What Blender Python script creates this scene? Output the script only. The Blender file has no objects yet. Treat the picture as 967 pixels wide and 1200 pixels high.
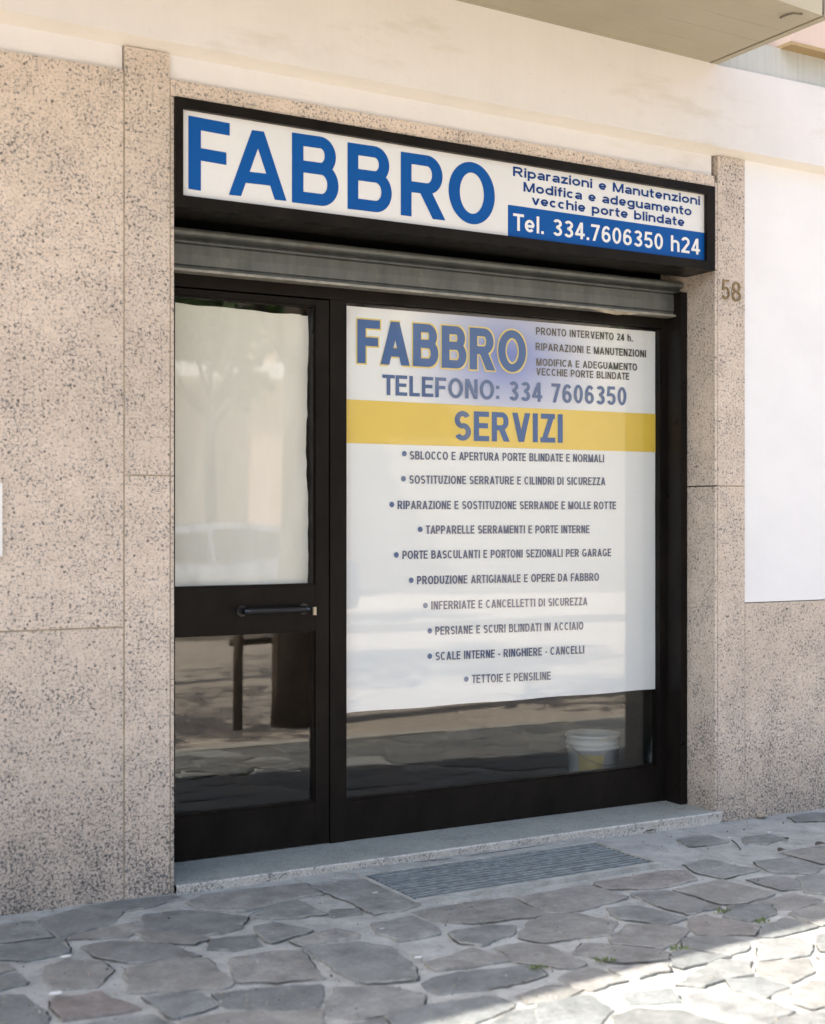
import bpy, bmesh, math, random
from mathutils import Vector, Matrix, noise as mnoise
random.seed(7)
S = bpy.context.scene
C = S.collection
R = math.radians

# ------------------------------------------------------------------ camera, sky, sun, exposure
CAM_H, CAM_D, YAW, FOC = 1.49, 5.13, R(29.8), 1650.0
cam = bpy.data.cameras.new('camera')
camo = bpy.data.objects.new('camera', cam)
C.objects.link(camo)
camo.location = (0, -CAM_D, CAM_H)
camo.rotation_euler = (R(90), 0, -YAW)
cam.sensor_fit = 'HORIZONTAL'
cam.sensor_width = 36
cam.lens = FOC / 967 * 36
cam.shift_y = 8 / 967
cam.clip_end = 2000
cam.dof.use_dof = True
cam.dof.focus_distance = 6.15
cam.dof.aperture_fstop = 2.4
S.camera = camo

SUN_EL, SUN_PHI = R(52), R(83)
w = bpy.data.worlds.new('World')
S.world = w
w.use_nodes = True
bg = w.node_tree.nodes['Background']
sky = w.node_tree.nodes.new('ShaderNodeTexSky')
sky.sky_type = 'NISHITA'
sky.sun_disc = False
sky.sun_elevation = SUN_EL
sky.sun_rotation = R(-83)
sky.air_density = 1.0
sky.dust_density = 3.2
sky.ozone_density = 0.8
bg.inputs['Strength'].default_value = 0.15
w.node_tree.links.new(sky.outputs[0], bg.inputs[0])

ld = Vector((math.sin(SUN_PHI) * math.cos(SUN_EL), -math.cos(SUN_PHI) * math.cos(SUN_EL), -math.sin(SUN_EL)))
sun = bpy.data.lights.new('sun', 'SUN')
sun.energy = 3.9
sun.angle = R(0.53)
sun.color = (1.0, 0.935, 0.85)
suno = bpy.data.objects.new('sun', sun)
C.objects.link(suno)
suno.rotation_euler = ld.to_track_quat('-Z', 'Y').to_euler()
suno.location = (-20, 5, 30)

vs = S.view_settings
vs.view_transform = 'Standard'
vs.look = 'None'
vs.gamma = 1
vs.use_curve_mapping = False
vs.exposure = 2.08
S.cycles.use_adaptive_sampling = False
S.cycles.use_denoising = True
S.cycles.denoising_input_passes = 'RGB_ALBEDO_NORMAL'
S.cycles.denoising_prefilter = 'ACCURATE'
S.cycles.max_bounces = 8
S.cycles.diffuse_bounces = 4
S.cycles.transparent_max_bounces = 12
S.cycles.caustics_reflective = False
S.cycles.caustics_refractive = False

# ------------------------------------------------------------------ measuring helpers (photo survey -> metres)
_s, _c = math.sin(YAW), math.cos(YAW)


def P(u, v, y=0.0):
    a = (u - 483.5) / FOC
    d = (CAM_D + y) / (_c - a * _s)
    return d * (_s + a * _c), CAM_H + (608 - v) * d / FOC


def G(u, v, z=0.05):
    a = (u - 483.5) / FOC
    d = FOC * (CAM_H - z) / (v - 608)
    return d * (_s + a * _c), -CAM_D + d * (_c - a * _s)


def proj(x, y, z):
    dz = x * _s + (y + CAM_D) * _c
    if dz < .1:
        return (-9999, -9999)
    return 483.5 + FOC * (x * _c - (y + CAM_D) * _s) / dz, 608 + FOC * (CAM_H - z) / dz


def gz(x):                      # the pavement falls a little to the right
    return 0.062 - 0.0085 * (x - 1.9)


# ------------------------------------------------------------------ object helpers
def tag(o, label=None, cat=None, group=None, kind=None):
    if label: o['label'] = label
    if cat: o['category'] = cat
    if group: o['group'] = group
    if kind: o['kind'] = kind
    return o


def thing(name, label, cat, loc=(0, 0, 0), rz=0, group=None):
    o = bpy.data.objects.new(name, None)
    C.objects.link(o)
    o.location = loc
    o.rotation_euler = (0, 0, rz)
    o.empty_display_size = .1
    return tag(o, label, cat, group)


def obj(name, bm, mat, parent=None, bevel=0.0, smooth=False):
    if bevel:
        es = [e for e in bm.edges if len(e.link_faces) == 2 and e.calc_face_angle(0) > .5]
        bmesh.ops.bevel(bm, geom=es, offset=bevel, segments=2, affect='EDGES', clamp_overlap=True)
    me = bpy.data.meshes.new(name)
    bm.to_mesh(me)
    bm.free()
    for m in (mat if isinstance(mat, (list, tuple)) else [mat]):
        me.materials.append(m)
    if smooth:
        for p in me.polygons:
            p.use_smooth = True
    o = bpy.data.objects.new(name, me)
    C.objects.link(o)
    if parent:
        o.parent = parent
    return o


def hexa(bm, pts, mi=0):
    """8 points: bottom 4 (ccw), top 4"""
    v = [bm.verts.new(p) for p in pts]
    for f in ((3, 2, 1, 0), (4, 5, 6, 7), (0, 1, 5, 4), (1, 2, 6, 5), (2, 3, 7, 6), (3, 0, 4, 7)):
        bm.faces.new([v[i] for i in f]).material_index = mi
    return v


def box(bm, x0, x1, y0, y1, z0, z1, mi=0):
    return hexa(bm, [(x0, y0, z0), (x1, y0, z0), (x1, y1, z0), (x0, y1, z0),
                     (x0, y0, z1), (x1, y0, z1), (x1, y1, z1), (x0, y1, z1)], mi)


def slope_box(bm, x0, x1, y0, y1, zb0, zb1, zt0, zt1, mi=0):
    """box whose bottom runs zb0->zb1 and top zt0->zt1 from x0 to x1"""
    return hexa(bm, [(x0, y0, zb0), (x1, y0, zb1), (x1, y1, zb1), (x0, y1, zb0),
                     (x0, y0, zt0), (x1, y0, zt1), (x1, y1, zt1), (x0, y1, zt0)], mi)


def B(*a):
    bm = bmesh.new()
    box(bm, *a)
    return bm


def tube(bm, pts, r, n=8, cap=True):
    rings = []
    pts = [Vector(p) for p in pts]
    rr = r if isinstance(r, (list, tuple)) else [r] * len(pts)
    for i, p in enumerate(pts):
        t = (pts[min(i + 1, len(pts) - 1)] - pts[max(i - 1, 0)]).normalized()
        a = t.cross(Vector((0, 0, 1)))
        if a.length < .05: a = t.cross(Vector((0, 1, 0)))
        a.normalize()
        b = t.cross(a)
        rings.append([bm.verts.new(p + (a * math.cos(k * math.tau / n) + b * math.sin(k * math.tau / n)) * rr[i]) for k in range(n)])
    for i in range(len(rings) - 1):
        for k in range(n):
            bm.faces.new((rings[i][k], rings[i][(k + 1) % n], rings[i + 1][(k + 1) % n], rings[i + 1][k]))
    if cap:
        bm.faces.new(rings[0][::-1])
        bm.faces.new(rings[-1])


def lathe(bm, prof, n=32, cx=0, cy=0):
    rings = [[bm.verts.new((cx + r * math.cos(k * math.tau / n), cy + r * math.sin(k * math.tau / n), z)) for k in range(n)] for r, z in prof]
    for i in range(len(rings) - 1):
        for k in range(n):
            bm.faces.new((rings[i][k], rings[i][(k + 1) % n], rings[i + 1][(k + 1) % n], rings[i + 1][k]))
    return rings


# ------------------------------------------------------------------ materials
class N:
    def __init__(s, name, rough=.6, color=(.5, .5, .5), metal=0.0, spec=.5):
        s.m = bpy.data.materials.new(name)
        s.m.use_nodes = True
        s.t = s.m.node_tree
        s.b = s.t.nodes['Principled BSDF']
        s.b.inputs['Roughness'].default_value = rough
        s.b.inputs['Metallic'].default_value = metal
        s.b.inputs['Base Color'].default_value = (*color, 1)
        s.b.inputs['Specular IOR Level'].default_value = spec
        s.co = s.t.nodes.new('ShaderNodeTexCoord').outputs['Object']

    def _in(s, sock, v):
        if v is None: return
        if isinstance(v, bpy.types.NodeSocket):
            s.t.links.new(v, sock)
        elif isinstance(v, tuple) and len(v) == 3 and sock.type == 'RGBA':
            sock.default_value = (*v, 1)
        else:
            sock.default_value = v

    def mapping(s, scale=(1, 1, 1), loc=(0, 0, 0), rot=(0, 0, 0), vec=None):
        n = s.t.nodes.new('ShaderNodeMapping')
        s._in(n.inputs['Vector'], vec or s.co)
        n.inputs['Scale'].default_value = scale
        n.inputs['Location'].default_value = loc
        n.inputs['Rotation'].default_value = rot
        return n.outputs[0]

    def noise(s, scale, detail=3, rough=.55, vec=None, dist=0.0, out=0):
        n = s.t.nodes.new('ShaderNodeTexNoise')
        s._in(n.inputs['Vector'], vec or s.co)
        n.inputs['Scale'].default_value = scale
        n.inputs['Detail'].default_value = detail
        n.inputs['Roughness'].default_value = rough
        n.inputs['Distortion'].default_value = dist
        return n.outputs[out]

    def voro(s, scale, vec=None, feat='F1', out='Distance'):
        n = s.t.nodes.new('ShaderNodeTexVoronoi')
        n.feature = feat
        s._in(n.inputs['Vector'], vec or s.co)
        n.inputs['Scale'].default_value = scale
        return n.outputs[out]

    def ramp(s, fac, *stops):
        n = s.t.nodes.new('ShaderNodeValToRGB')
        s._in(n.inputs[0], fac)
        el = n.color_ramp.elements
        while len(el) < len(stops): el.new(.5)
        for e, (p, c) in zip(el, stops):
            e.position = p
            e.color = (*c, 1) if isinstance(c, tuple) else (c, c, c, 1)
        return n.outputs[0]

    def mix(s, fac, a, b, mode='MIX'):
        n = s.t.nodes.new('ShaderNodeMix')
        n.data_type = 'RGBA'
        n.blend_type = mode
        s._in(n.inputs[0], fac)
        s._in(n.inputs[6], a)
        s._in(n.inputs[7], b)
        return n.outputs[2]

    def math(s, op, a, b=None, c=None, clamp=False):
        n = s.t.nodes.new('ShaderNodeMath')
        n.operation = op
        n.use_clamp = clamp
        s._in(n.inputs[0], a)
        s._in(n.inputs[1], b)
        s._in(n.inputs[2], c)
        return n.outputs[0]

    def xyz(s, vec=None):
        n = s.t.nodes.new('ShaderNodeSeparateXYZ')
        s._in(n.inputs[0], vec or s.co)
        return n.outputs

    def attr(s, name, out='Color'):
        n = s.t.nodes.new('ShaderNodeAttribute')
        n.attribute_name = name
        return n.outputs[out]

    def bump(s, h, strength=.3, dist=.01):
        n = s.t.nodes.new('ShaderNodeBump')
        n.inputs['Strength'].default_value = strength
        n.inputs['Distance'].default_value = dist
        s._in(n.inputs['Height'], h)
        s.t.links.new(n.outputs[0], s.b.inputs['Normal'])
        return n.outputs[0]

    def color(s, v): s._in(s.b.inputs['Base Color'], v); return s
    def rough(s, v): s._in(s.b.inputs['Roughness'], v); return s


def plain(name, col, rough=.6, metal=0.0, var=.12, scale=9, spec=.5, bump=0.0):
    n = N(name, rough, col, metal, spec)
    f = n.noise(scale, 5, .6)
    lo = tuple(c * (1 - var) for c in col)
    hi = tuple(min(1, c * (1 + var)) for c in col)
    n.color(n.ramp(f, (.3, lo), (.7, hi)))
    if bump: n.bump(n.noise(scale * 12, 3), bump, .004)
    return n.m


def granite(name, pa, pb, dark, density=0.0, sheen=.55, grime=True, sc=1.0):
    n = N(name, sheen, spec=.3)
    base = n.ramp(n.noise(22 * sc, 4, .6), (.32, pa), (.68, pb))
    base = n.mix(n.ramp(n.noise(120 * sc, 2), (.5, 0.0), (.72, .45)), base, tuple(min(1, c * 1.18) for c in pb))
    # cloudy density of the dark mica
    cloud = n.math('MULTIPLY_ADD', n.noise(6.5, 4, .6), .27, -.14 + density)
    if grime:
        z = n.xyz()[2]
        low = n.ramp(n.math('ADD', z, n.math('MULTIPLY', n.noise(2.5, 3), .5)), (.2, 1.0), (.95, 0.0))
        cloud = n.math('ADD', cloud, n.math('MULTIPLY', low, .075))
    f1 = n.math('ADD', n.noise(82 * sc, 3, .62, dist=.35), cloud)
    f2 = n.math('ADD', n.noise(150 * sc, 2, .6, vec=n.mapping((1, 1, 1), (7, 3, 5))), n.math('MULTIPLY', cloud, .8))
    col = n.mix(n.ramp(f1, (.475, 0.0), (.59, .58)), base, tuple(c * 2.6 for c in dark))
    col = n.mix(n.ramp(f1, (.585, 0.0), (.66, .9)), col, dark)
    col = n.mix(n.ramp(f2, (.60, 0.0), (.67, .8)), col, tuple(c * 1.2 for c in dark))
    rnd2 = n.xyz(n.voro(48 * sc, out='Color'))[1]
    big = n.math('MULTIPLY', n.math('LESS_THAN', rnd2, .03), n.ramp(n.voro(48 * sc), (.16, 1.0), (.34, 0.0)))
    col = n.mix(n.math('MULTIPLY', big, .85), col, tuple(c * .7 for c in dark))
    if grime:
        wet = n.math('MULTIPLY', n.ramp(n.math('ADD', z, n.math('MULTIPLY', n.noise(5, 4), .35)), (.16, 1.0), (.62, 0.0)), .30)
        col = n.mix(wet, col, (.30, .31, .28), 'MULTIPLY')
        stain = n.ramp(n.noise(1.3, 4, .6), (.42, 1.0), (.62, .88))
        col = n.mix(1.0, col, stain, 'MULTIPLY')
    oi = n.t.nodes.new('ShaderNodeObjectInfo').outputs['Random']
    col = n.mix(1.0, col, n.ramp(oi, (0, (.93, .93, .925)), (1, (1.05, 1.04, 1.03))), 'MULTIPLY')
    n.color(col)
    n.bump(n.noise(170, 3, .6), .25, .004)
    return n.m


MAT = {}
MAT['granite'] = granite('pink granite', (.525, .432, .352), (.625, .532, .447), (.095, .092, .09), 0, .5, True, 1.08)
MAT['granite_step'] = granite('grey granite', (.29, .30, .27), (.37, .38, .345), (.10, .11, .108), .0, .55, False, 1.7)
MAT['granite_edge'] = granite('split granite', (.42, .40, .365), (.54, .52, .48), (.13, .13, .125), .02, .7, False, 1.3)


def plaster(name, col, streaks=0.0, dirt=.5):
    n = N(name, .85, spec=.2)
    c = n.ramp(n.noise(3.2, 6, .65), (.3, tuple(x * .94 for x in col)), (.7, col))
    if dirt:
        d = n.math('MULTIPLY', n.ramp(n.noise(2.1, 6, .7, vec=n.mapping((.6, 1, 2.2))), (.55, 0.0), (.78, 1.0)), dirt)
        c = n.mix(d, c, tuple(x * k for x, k in zip(col, (.72, .68, .58))))
        s2 = n.math('MULTIPLY', n.ramp(n.noise(55, 3, .6), (.70, 0.0), (.76, 1.0)), dirt * .8)
        c = n.mix(s2, c, tuple(x * .6 for x in col))
    if streaks:
        s = n.math('MULTIPLY', n.ramp(n.noise(9, 5, .7, vec=n.mapping((3.5, 3.5, .12))), (.45, 0.0), (.72, 1.0)), streaks)
        c = n.mix(s, c, tuple(x * .62 for x in col))
    n.color(c)
    h = n.math('ADD', n.noise(14, 5, .6), n.math('MULTIPLY', n.noise(130, 2), .25))
    n.bump(h, .22, .008)
    return n.m


MAT['plaster'] = plaster('white plaster', (.655, .635, .62), .05, .8)
MAT['lip_bounce'] = plaster('plaster lip with bounce light', (.76, .72, .66), 0, .3)  # ground bounce light put into the lip's lighter colour
MAT['plaster_right'] = plaster('bright white plaster', (.74, .732, .73), 0, .1)
MAT['plaster_grey'] = plaster('grey render', (.47, .48, .45), .5, .3)
MAT['plaster_pink'] = plaster('pink render', (.62, .49, .41), .1, .2)
MAT['ochre'] = plaster('ochre trim', (.40, .29, .15), .1, .3)


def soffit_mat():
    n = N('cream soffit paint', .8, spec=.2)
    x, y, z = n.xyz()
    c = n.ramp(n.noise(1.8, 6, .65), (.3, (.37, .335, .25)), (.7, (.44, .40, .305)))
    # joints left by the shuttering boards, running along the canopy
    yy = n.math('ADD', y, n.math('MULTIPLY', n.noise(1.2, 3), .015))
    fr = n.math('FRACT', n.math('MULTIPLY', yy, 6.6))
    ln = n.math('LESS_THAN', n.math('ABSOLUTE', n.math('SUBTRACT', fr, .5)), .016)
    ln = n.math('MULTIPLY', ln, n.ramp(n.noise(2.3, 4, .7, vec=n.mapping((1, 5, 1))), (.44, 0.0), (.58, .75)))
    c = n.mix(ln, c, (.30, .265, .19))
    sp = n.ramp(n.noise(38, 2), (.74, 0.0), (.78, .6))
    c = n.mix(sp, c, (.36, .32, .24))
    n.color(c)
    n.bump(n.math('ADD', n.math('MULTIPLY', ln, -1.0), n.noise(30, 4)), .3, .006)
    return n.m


MAT['soffit'] = soffit_mat()
MAT['groove'] = plain('dark drip groove', (.12, .10, .075), .9)
MAT['joint'] = plain('joint filler', (.34, .29, .21), .9, var=.3, scale=14)


def black_metal():
    n = N('bronze black aluminium', .4, (.016, .0135, .0115), .0, .10)
    f = n.noise(7, 6, .7, vec=n.mapping((1, 1, .5)))
    c = n.ramp(f, (.35, (.006, .005, .0045)), (.75, (.014, .0115, .0095)))
    dust = n.ramp(n.noise(210, 2, .5), (.745, 0.0), (.77, .55))
    c = n.mix(dust, c, (.10, .09, .08))
    n.color(c)
    n.rough(n.ramp(n.noise(11, 5, .7), (.3, .26), (.7, .46)))
    return n.m


MAT['black'] = black_metal()
MAT['black_gloss'] = plain('gloss black handle', (.012, .012, .012), .22)
MAT['brass'] = plain('worn brass', (.42, .36, .26), .5, .4)


def galvanised():
    n = N('weathered galvanised steel', .48, metal=.3)
    c = n.ramp(n.noise(5, 6, .7, vec=n.mapping((3, 3, .5))), (.3, (.075, .083, .08)), (.7, (.13, .14, .134)))
    c = n.mix(n.ramp(n.noise(13, 5, .7), (.55, 0.0), (.72, .5)), c, (.18, .18, .16))
    c = n.mix(n.ramp(n.noise(6, 6, .75, vec=n.mapping((1, 1, 1), (5, 0, 0))), (.62, 0.0), (.70, .45)), c, (.16, .10, .06))
    n.color(c)
    return n.m


MAT['galv'] = galvanised()
MAT['galv_lip'] = plain('worn steel lip', (.27, .26, .225), .5, .3, .3, 20)


def glass():
    m = bpy.data.materials.new('window glass')
    m.use_nodes = True
    t = m.node_tree
    t.nodes.clear()
    out = t.nodes.new('ShaderNodeOutputMaterial')
    mx = t.nodes.new('ShaderNodeMixShader')
    tr = t.nodes.new('ShaderNodeBsdfTransparent')
    tr.inputs[0].default_value = (.975, .98, .975, 1)
    gl = t.nodes.new('ShaderNodeBsdfGlossy')
    gl.inputs['Roughness'].default_value = 0.0
    lw = t.nodes.new('ShaderNodeLayerWeight')
    lw.inputs['Blend'].default_value = .5
    pw = t.nodes.new('ShaderNodeMath'); pw.operation = 'POWER'; pw.inputs[1].default_value = 5
    ma = t.nodes.new('ShaderNodeMath'); ma.operation = 'MULTIPLY_ADD'; ma.inputs[1].default_value = .9; ma.inputs[2].default_value = GLASS_R
    ns = t.nodes.new('ShaderNodeTexNoise')
    tc = t.nodes.new('ShaderNodeTexCoord')
    ns.inputs['Scale'].default_value = 3.0
    ns.inputs['Detail'].default_value = 2
    bp = t.nodes.new('ShaderNodeBump')
    bp.inputs['Strength'].default_value = .014
    bp.inputs['Distance'].default_value = .012
    L = t.links.new
    L(tc.outputs['Object'], ns.inputs['Vector'])
    L(ns.outputs[0], bp.inputs['Height'])
    L(bp.outputs[0], gl.inputs['Normal'])
    L(lw.outputs['Facing'], pw.inputs[0])
    L(pw.outputs[0], ma.inputs[0])
    L(ma.outputs[0], mx.inputs[0])
    L(tr.outputs[0], mx.inputs[1])
    L(gl.outputs[0], mx.inputs[2])
    L(mx.outputs[0], out.inputs[0])
    return m


GLASS_R = .056
MAT['glass'] = glass()


def paper_mat():
    n = N('backing paper', .8, spec=.2)
    c = n.ramp(n.noise(2.5, 5, .6, vec=n.mapping((2, 1, .5))), (.3, (.76, .735, .65)), (.7, (.84, .815, .735)))
    n.color(c)
    n.bump(n.noise(26, 5, .6, vec=n.mapping((1.6, 1, .8), rot=(0, .5, 0))), .25, .006)
    return n.m


MAT['paper'] = paper_mat()


def poster_mat():
    n = N('printed poster', .5, spec=.3)
    x, y, z = n.xyz()
    cx, cz = P(592, 418, .35)
    dx = n.math('DIVIDE', n.math('SUBTRACT', x, cx), .60)
    dz = n.math('DIVIDE', n.math('SUBTRACT', z, cz), .40)
    r = n.math('SQRT', n.math('ADD', n.math('MULTIPLY', dx, dx), n.math('MULTIPLY', dz, dz)))
    paper = n.ramp(n.noise(2, 4), (.3, (.83, .84, .835)), (.7, (.87, .875, .87)))
    c = n.mix(n.ramp(r, (.05, .95), (.98, 0.0)), paper, (.055, .13, .52))
    n.color(c)
    n.bump(n.noise(3.5, 3, .5, vec=n.mapping((1, 1, .6))), .25, .02)
    return n.m


MAT['poster'] = poster_mat()
MAT['poster_yellow'] = plain('printed yellow', (.80, .56, .075), .5, var=.05, scale=3)
MAT['poster_blue'] = plain('printed blue', (.020, .090, .26), .5, var=.06)
MAT['poster_navy'] = plain('printed navy', (.008, .046, .15), .5, var=.06)
MAT['poster_black'] = plain('printed black', (.03, .028, .025), .5, var=.06)
MAT['poster_gold'] = plain('printed gold outline', (.80, .62, .14), .5, var=.05)
MAT['sign_face'] = plain('sign acrylic', (.64, .645, .64), .4, spec=.25, var=.035, scale=2)
MAT['sign_blue'] = plain('sign blue vinyl', (.003, .075, .29), .5, spec=.15, var=.06, scale=3)
MAT['sign_navy'] = plain('sign dark blue vinyl', (.006, .042, .18), .5, spec=.15, var=.05)
MAT['sign_white'] = plain('sign white vinyl', (.68, .68, .67), .35, var=.03)
MAT['digit'] = plain('tarnished bronze', (.22, .155, .075), .5, .5, .35, 60)


def stone_mat():
    n = N('paving stone', .62, spec=.4)
    col = n.attr('tone')
    edge = n.attr('edge', 'Fac')
    f = n.noise(11, 6, .68)
    c = n.mix(1.0, col, n.ramp(f, (.30, .60), (.70, 1.30)), 'MULTIPLY')
    c = n.mix(n.ramp(n.noise(60, 5, .75), (.50, 0.0), (.70, .6)), c, (.12, .126, .124))
    c = n.mix(n.ramp(n.noise(30, 6, .75, vec=n.mapping((1, 1.8, 1))), (.52, 0.0), (.70, .6)), c, (.31, .32, .305))
    # mortar wiped over the stone's rim
    e = n.math('ADD', n.math('MULTIPLY', edge, .40), n.math('MULTIPLY', n.noise(9, 7, .72), 1.0))
    smear = n.ramp(e, (.88, 0.0), (1.0, .8))
    c = n.mix(smear, c, (.36, .355, .32))
    n.color(c)
    n.rough(n.ramp(f, (.3, .5), (.7, .75)))
    n.bump(n.math('ADD', n.noise(30, 9, .8), n.math('MULTIPLY', n.noise(190, 3), .5)), 1.0, .012)
    return n.m


def mortar_mat():
    n = N('mortar', .85, spec=.2)
    c = n.ramp(n.noise(9, 7, .7), (.28, (.235, .24, .222)), (.66, (.43, .432, .405)))
    c = n.mix(n.ramp(n.noise(75, 3, .7), (.58, 0.0), (.74, .55)), c, (.15, .15, .14))
    c = n.mix(n.ramp(n.noise(4.5, 5, .7), (.56, 0.0), (.72, .55)), c, (.25, .255, .25))
    n.color(c)
    n.bump(n.math('ADD', n.noise(32, 6, .7), n.noise(160, 3)), .6, .009)
    return n.m


MAT['stone'] = stone_mat()
MAT['mortar'] = mortar_mat()
MAT['crack'] = plain('open joint', (.018, .017, .015), .9, var=.4, scale=40)
MAT['gum'] = plain('trodden gum', (.68, .68, .66), .8)
MAT['grate'] = plain('worn steel bars', (.23, .26, .265), .5, .2, .35, 24)
MAT['grate_pit'] = plain('grate pit', (.018, .022, .024), .9)


def ground_mat():
    n = N('sandy asphalt', .85, spec=.2)
    c = n.ramp(n.noise(.8, 7, .7), (.3, (.42, .36, .285)), (.7, (.54, .475, .39)))
    c = n.mix(n.ramp(n.noise(60, 3, .7), (.55, 0.0), (.75, .4)), c, (.14, .12, .09))
    n.color(c)
    n.bump(n.noise(80, 4), .3, .01)
    return n.m


MAT['ground'] = ground_mat()
MAT['kerb'] = plain('pale kerb stone', (.46, .43, .37), .8, var=.2, scale=12)
MAT['room'] = plain('dim shop wall', (.10, .10, .10), .8)
MAT['room_floor'] = plain('shop floor tiles', (.07, .07, .068), .5)
MAT['bark'] = plain('bark', (.085, .065, .048), .9, var=.4, scale=30, bump=.5)
MAT['timber'] = plain('stake timber', (.10, .075, .05), .8, var=.3, scale=25)


def leaf_mat(name, a, b):
    n = N(name, .55, spec=.3)
    n.color(n.ramp(n.noise(3.5, 3), (.3, a), (.7, b)))
    tl = n.t.nodes.new('ShaderNodeBsdfTranslucent')
    tl.inputs[0].default_value = (b[0] * 1.4, b[1] * 1.5, b[2], 1)
    mx = n.t.nodes.new('ShaderNodeMixShader')
    mx.inputs[0].default_value = .3
    out = n.t.nodes['Material Output']
    n.t.links.new(n.b.outputs[0], mx.inputs[1])
    n.t.links.new(tl.outputs[0], mx.inputs[2])
    n.t.links.new(mx.outputs[0], out.inputs[0])
    return n.m


MAT['leaf'] = leaf_mat('tree leaves', (.035, .065, .018), (.075, .115, .035))
MAT['weed'] = leaf_mat('weed leaves', (.10, .14, .05), (.17, .21, .08))
MAT['dry_leaf'] = plain('dry leaf', (.33, .27, .19), .8, var=.3, scale=60)
MAT['dark_leaf'] = plain('dark dead leaf', (.05, .042, .034), .8, var=.3, scale=60)
MAT['bucket'] = plain('white bucket plastic', (.52, .52, .505), .4, var=.05)
MAT['bucket_label'] = plain('yellow bucket label', (.42, .32, .11), .5, var=.2, scale=20)
MAT['wire'] = plain('wire', (.2, .18, .15), .5, .7)
MAT['stool'] = plain('pale blue stool paint', (.27, .38, .44), .5)
MAT['bottle'] = plain('dark plastic', (.02, .024, .026), .3)
MAT['facade_pink'] = plaster('salmon render', (.62, .44, .35), .15, .2)
MAT['facade_cream'] = plaster('cream render', (.44, .40, .34), .15, .2)
MAT['slab_white'] = plaster('white balcony edge', (.75, .74, .71), .1, .2)
MAT['shutter_green'] = plain('green shutters', (.05, .09, .06), .6)
MAT['dark_glass'] = plain('dark glass', (.02, .023, .025), .08)
MAT['car_silver'] = plain('silver car paint', (.30, .33, .37), .25, .3, .04)
MAT['car_white'] = plain('white car paint', (.74, .75, .76), .2, 0, .03)
MAT['tyre'] = plain('tyre rubber', (.02, .02, .02), .8)
MAT['rim'] = plain('wheel rim', (.45, .45, .46), .3, .8)
MAT['tail'] = plain('red tail lamp', (.45, .02, .012), .2)
MAT['lamp'] = plain('headlamp', (.75, .75, .74), .1)


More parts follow.
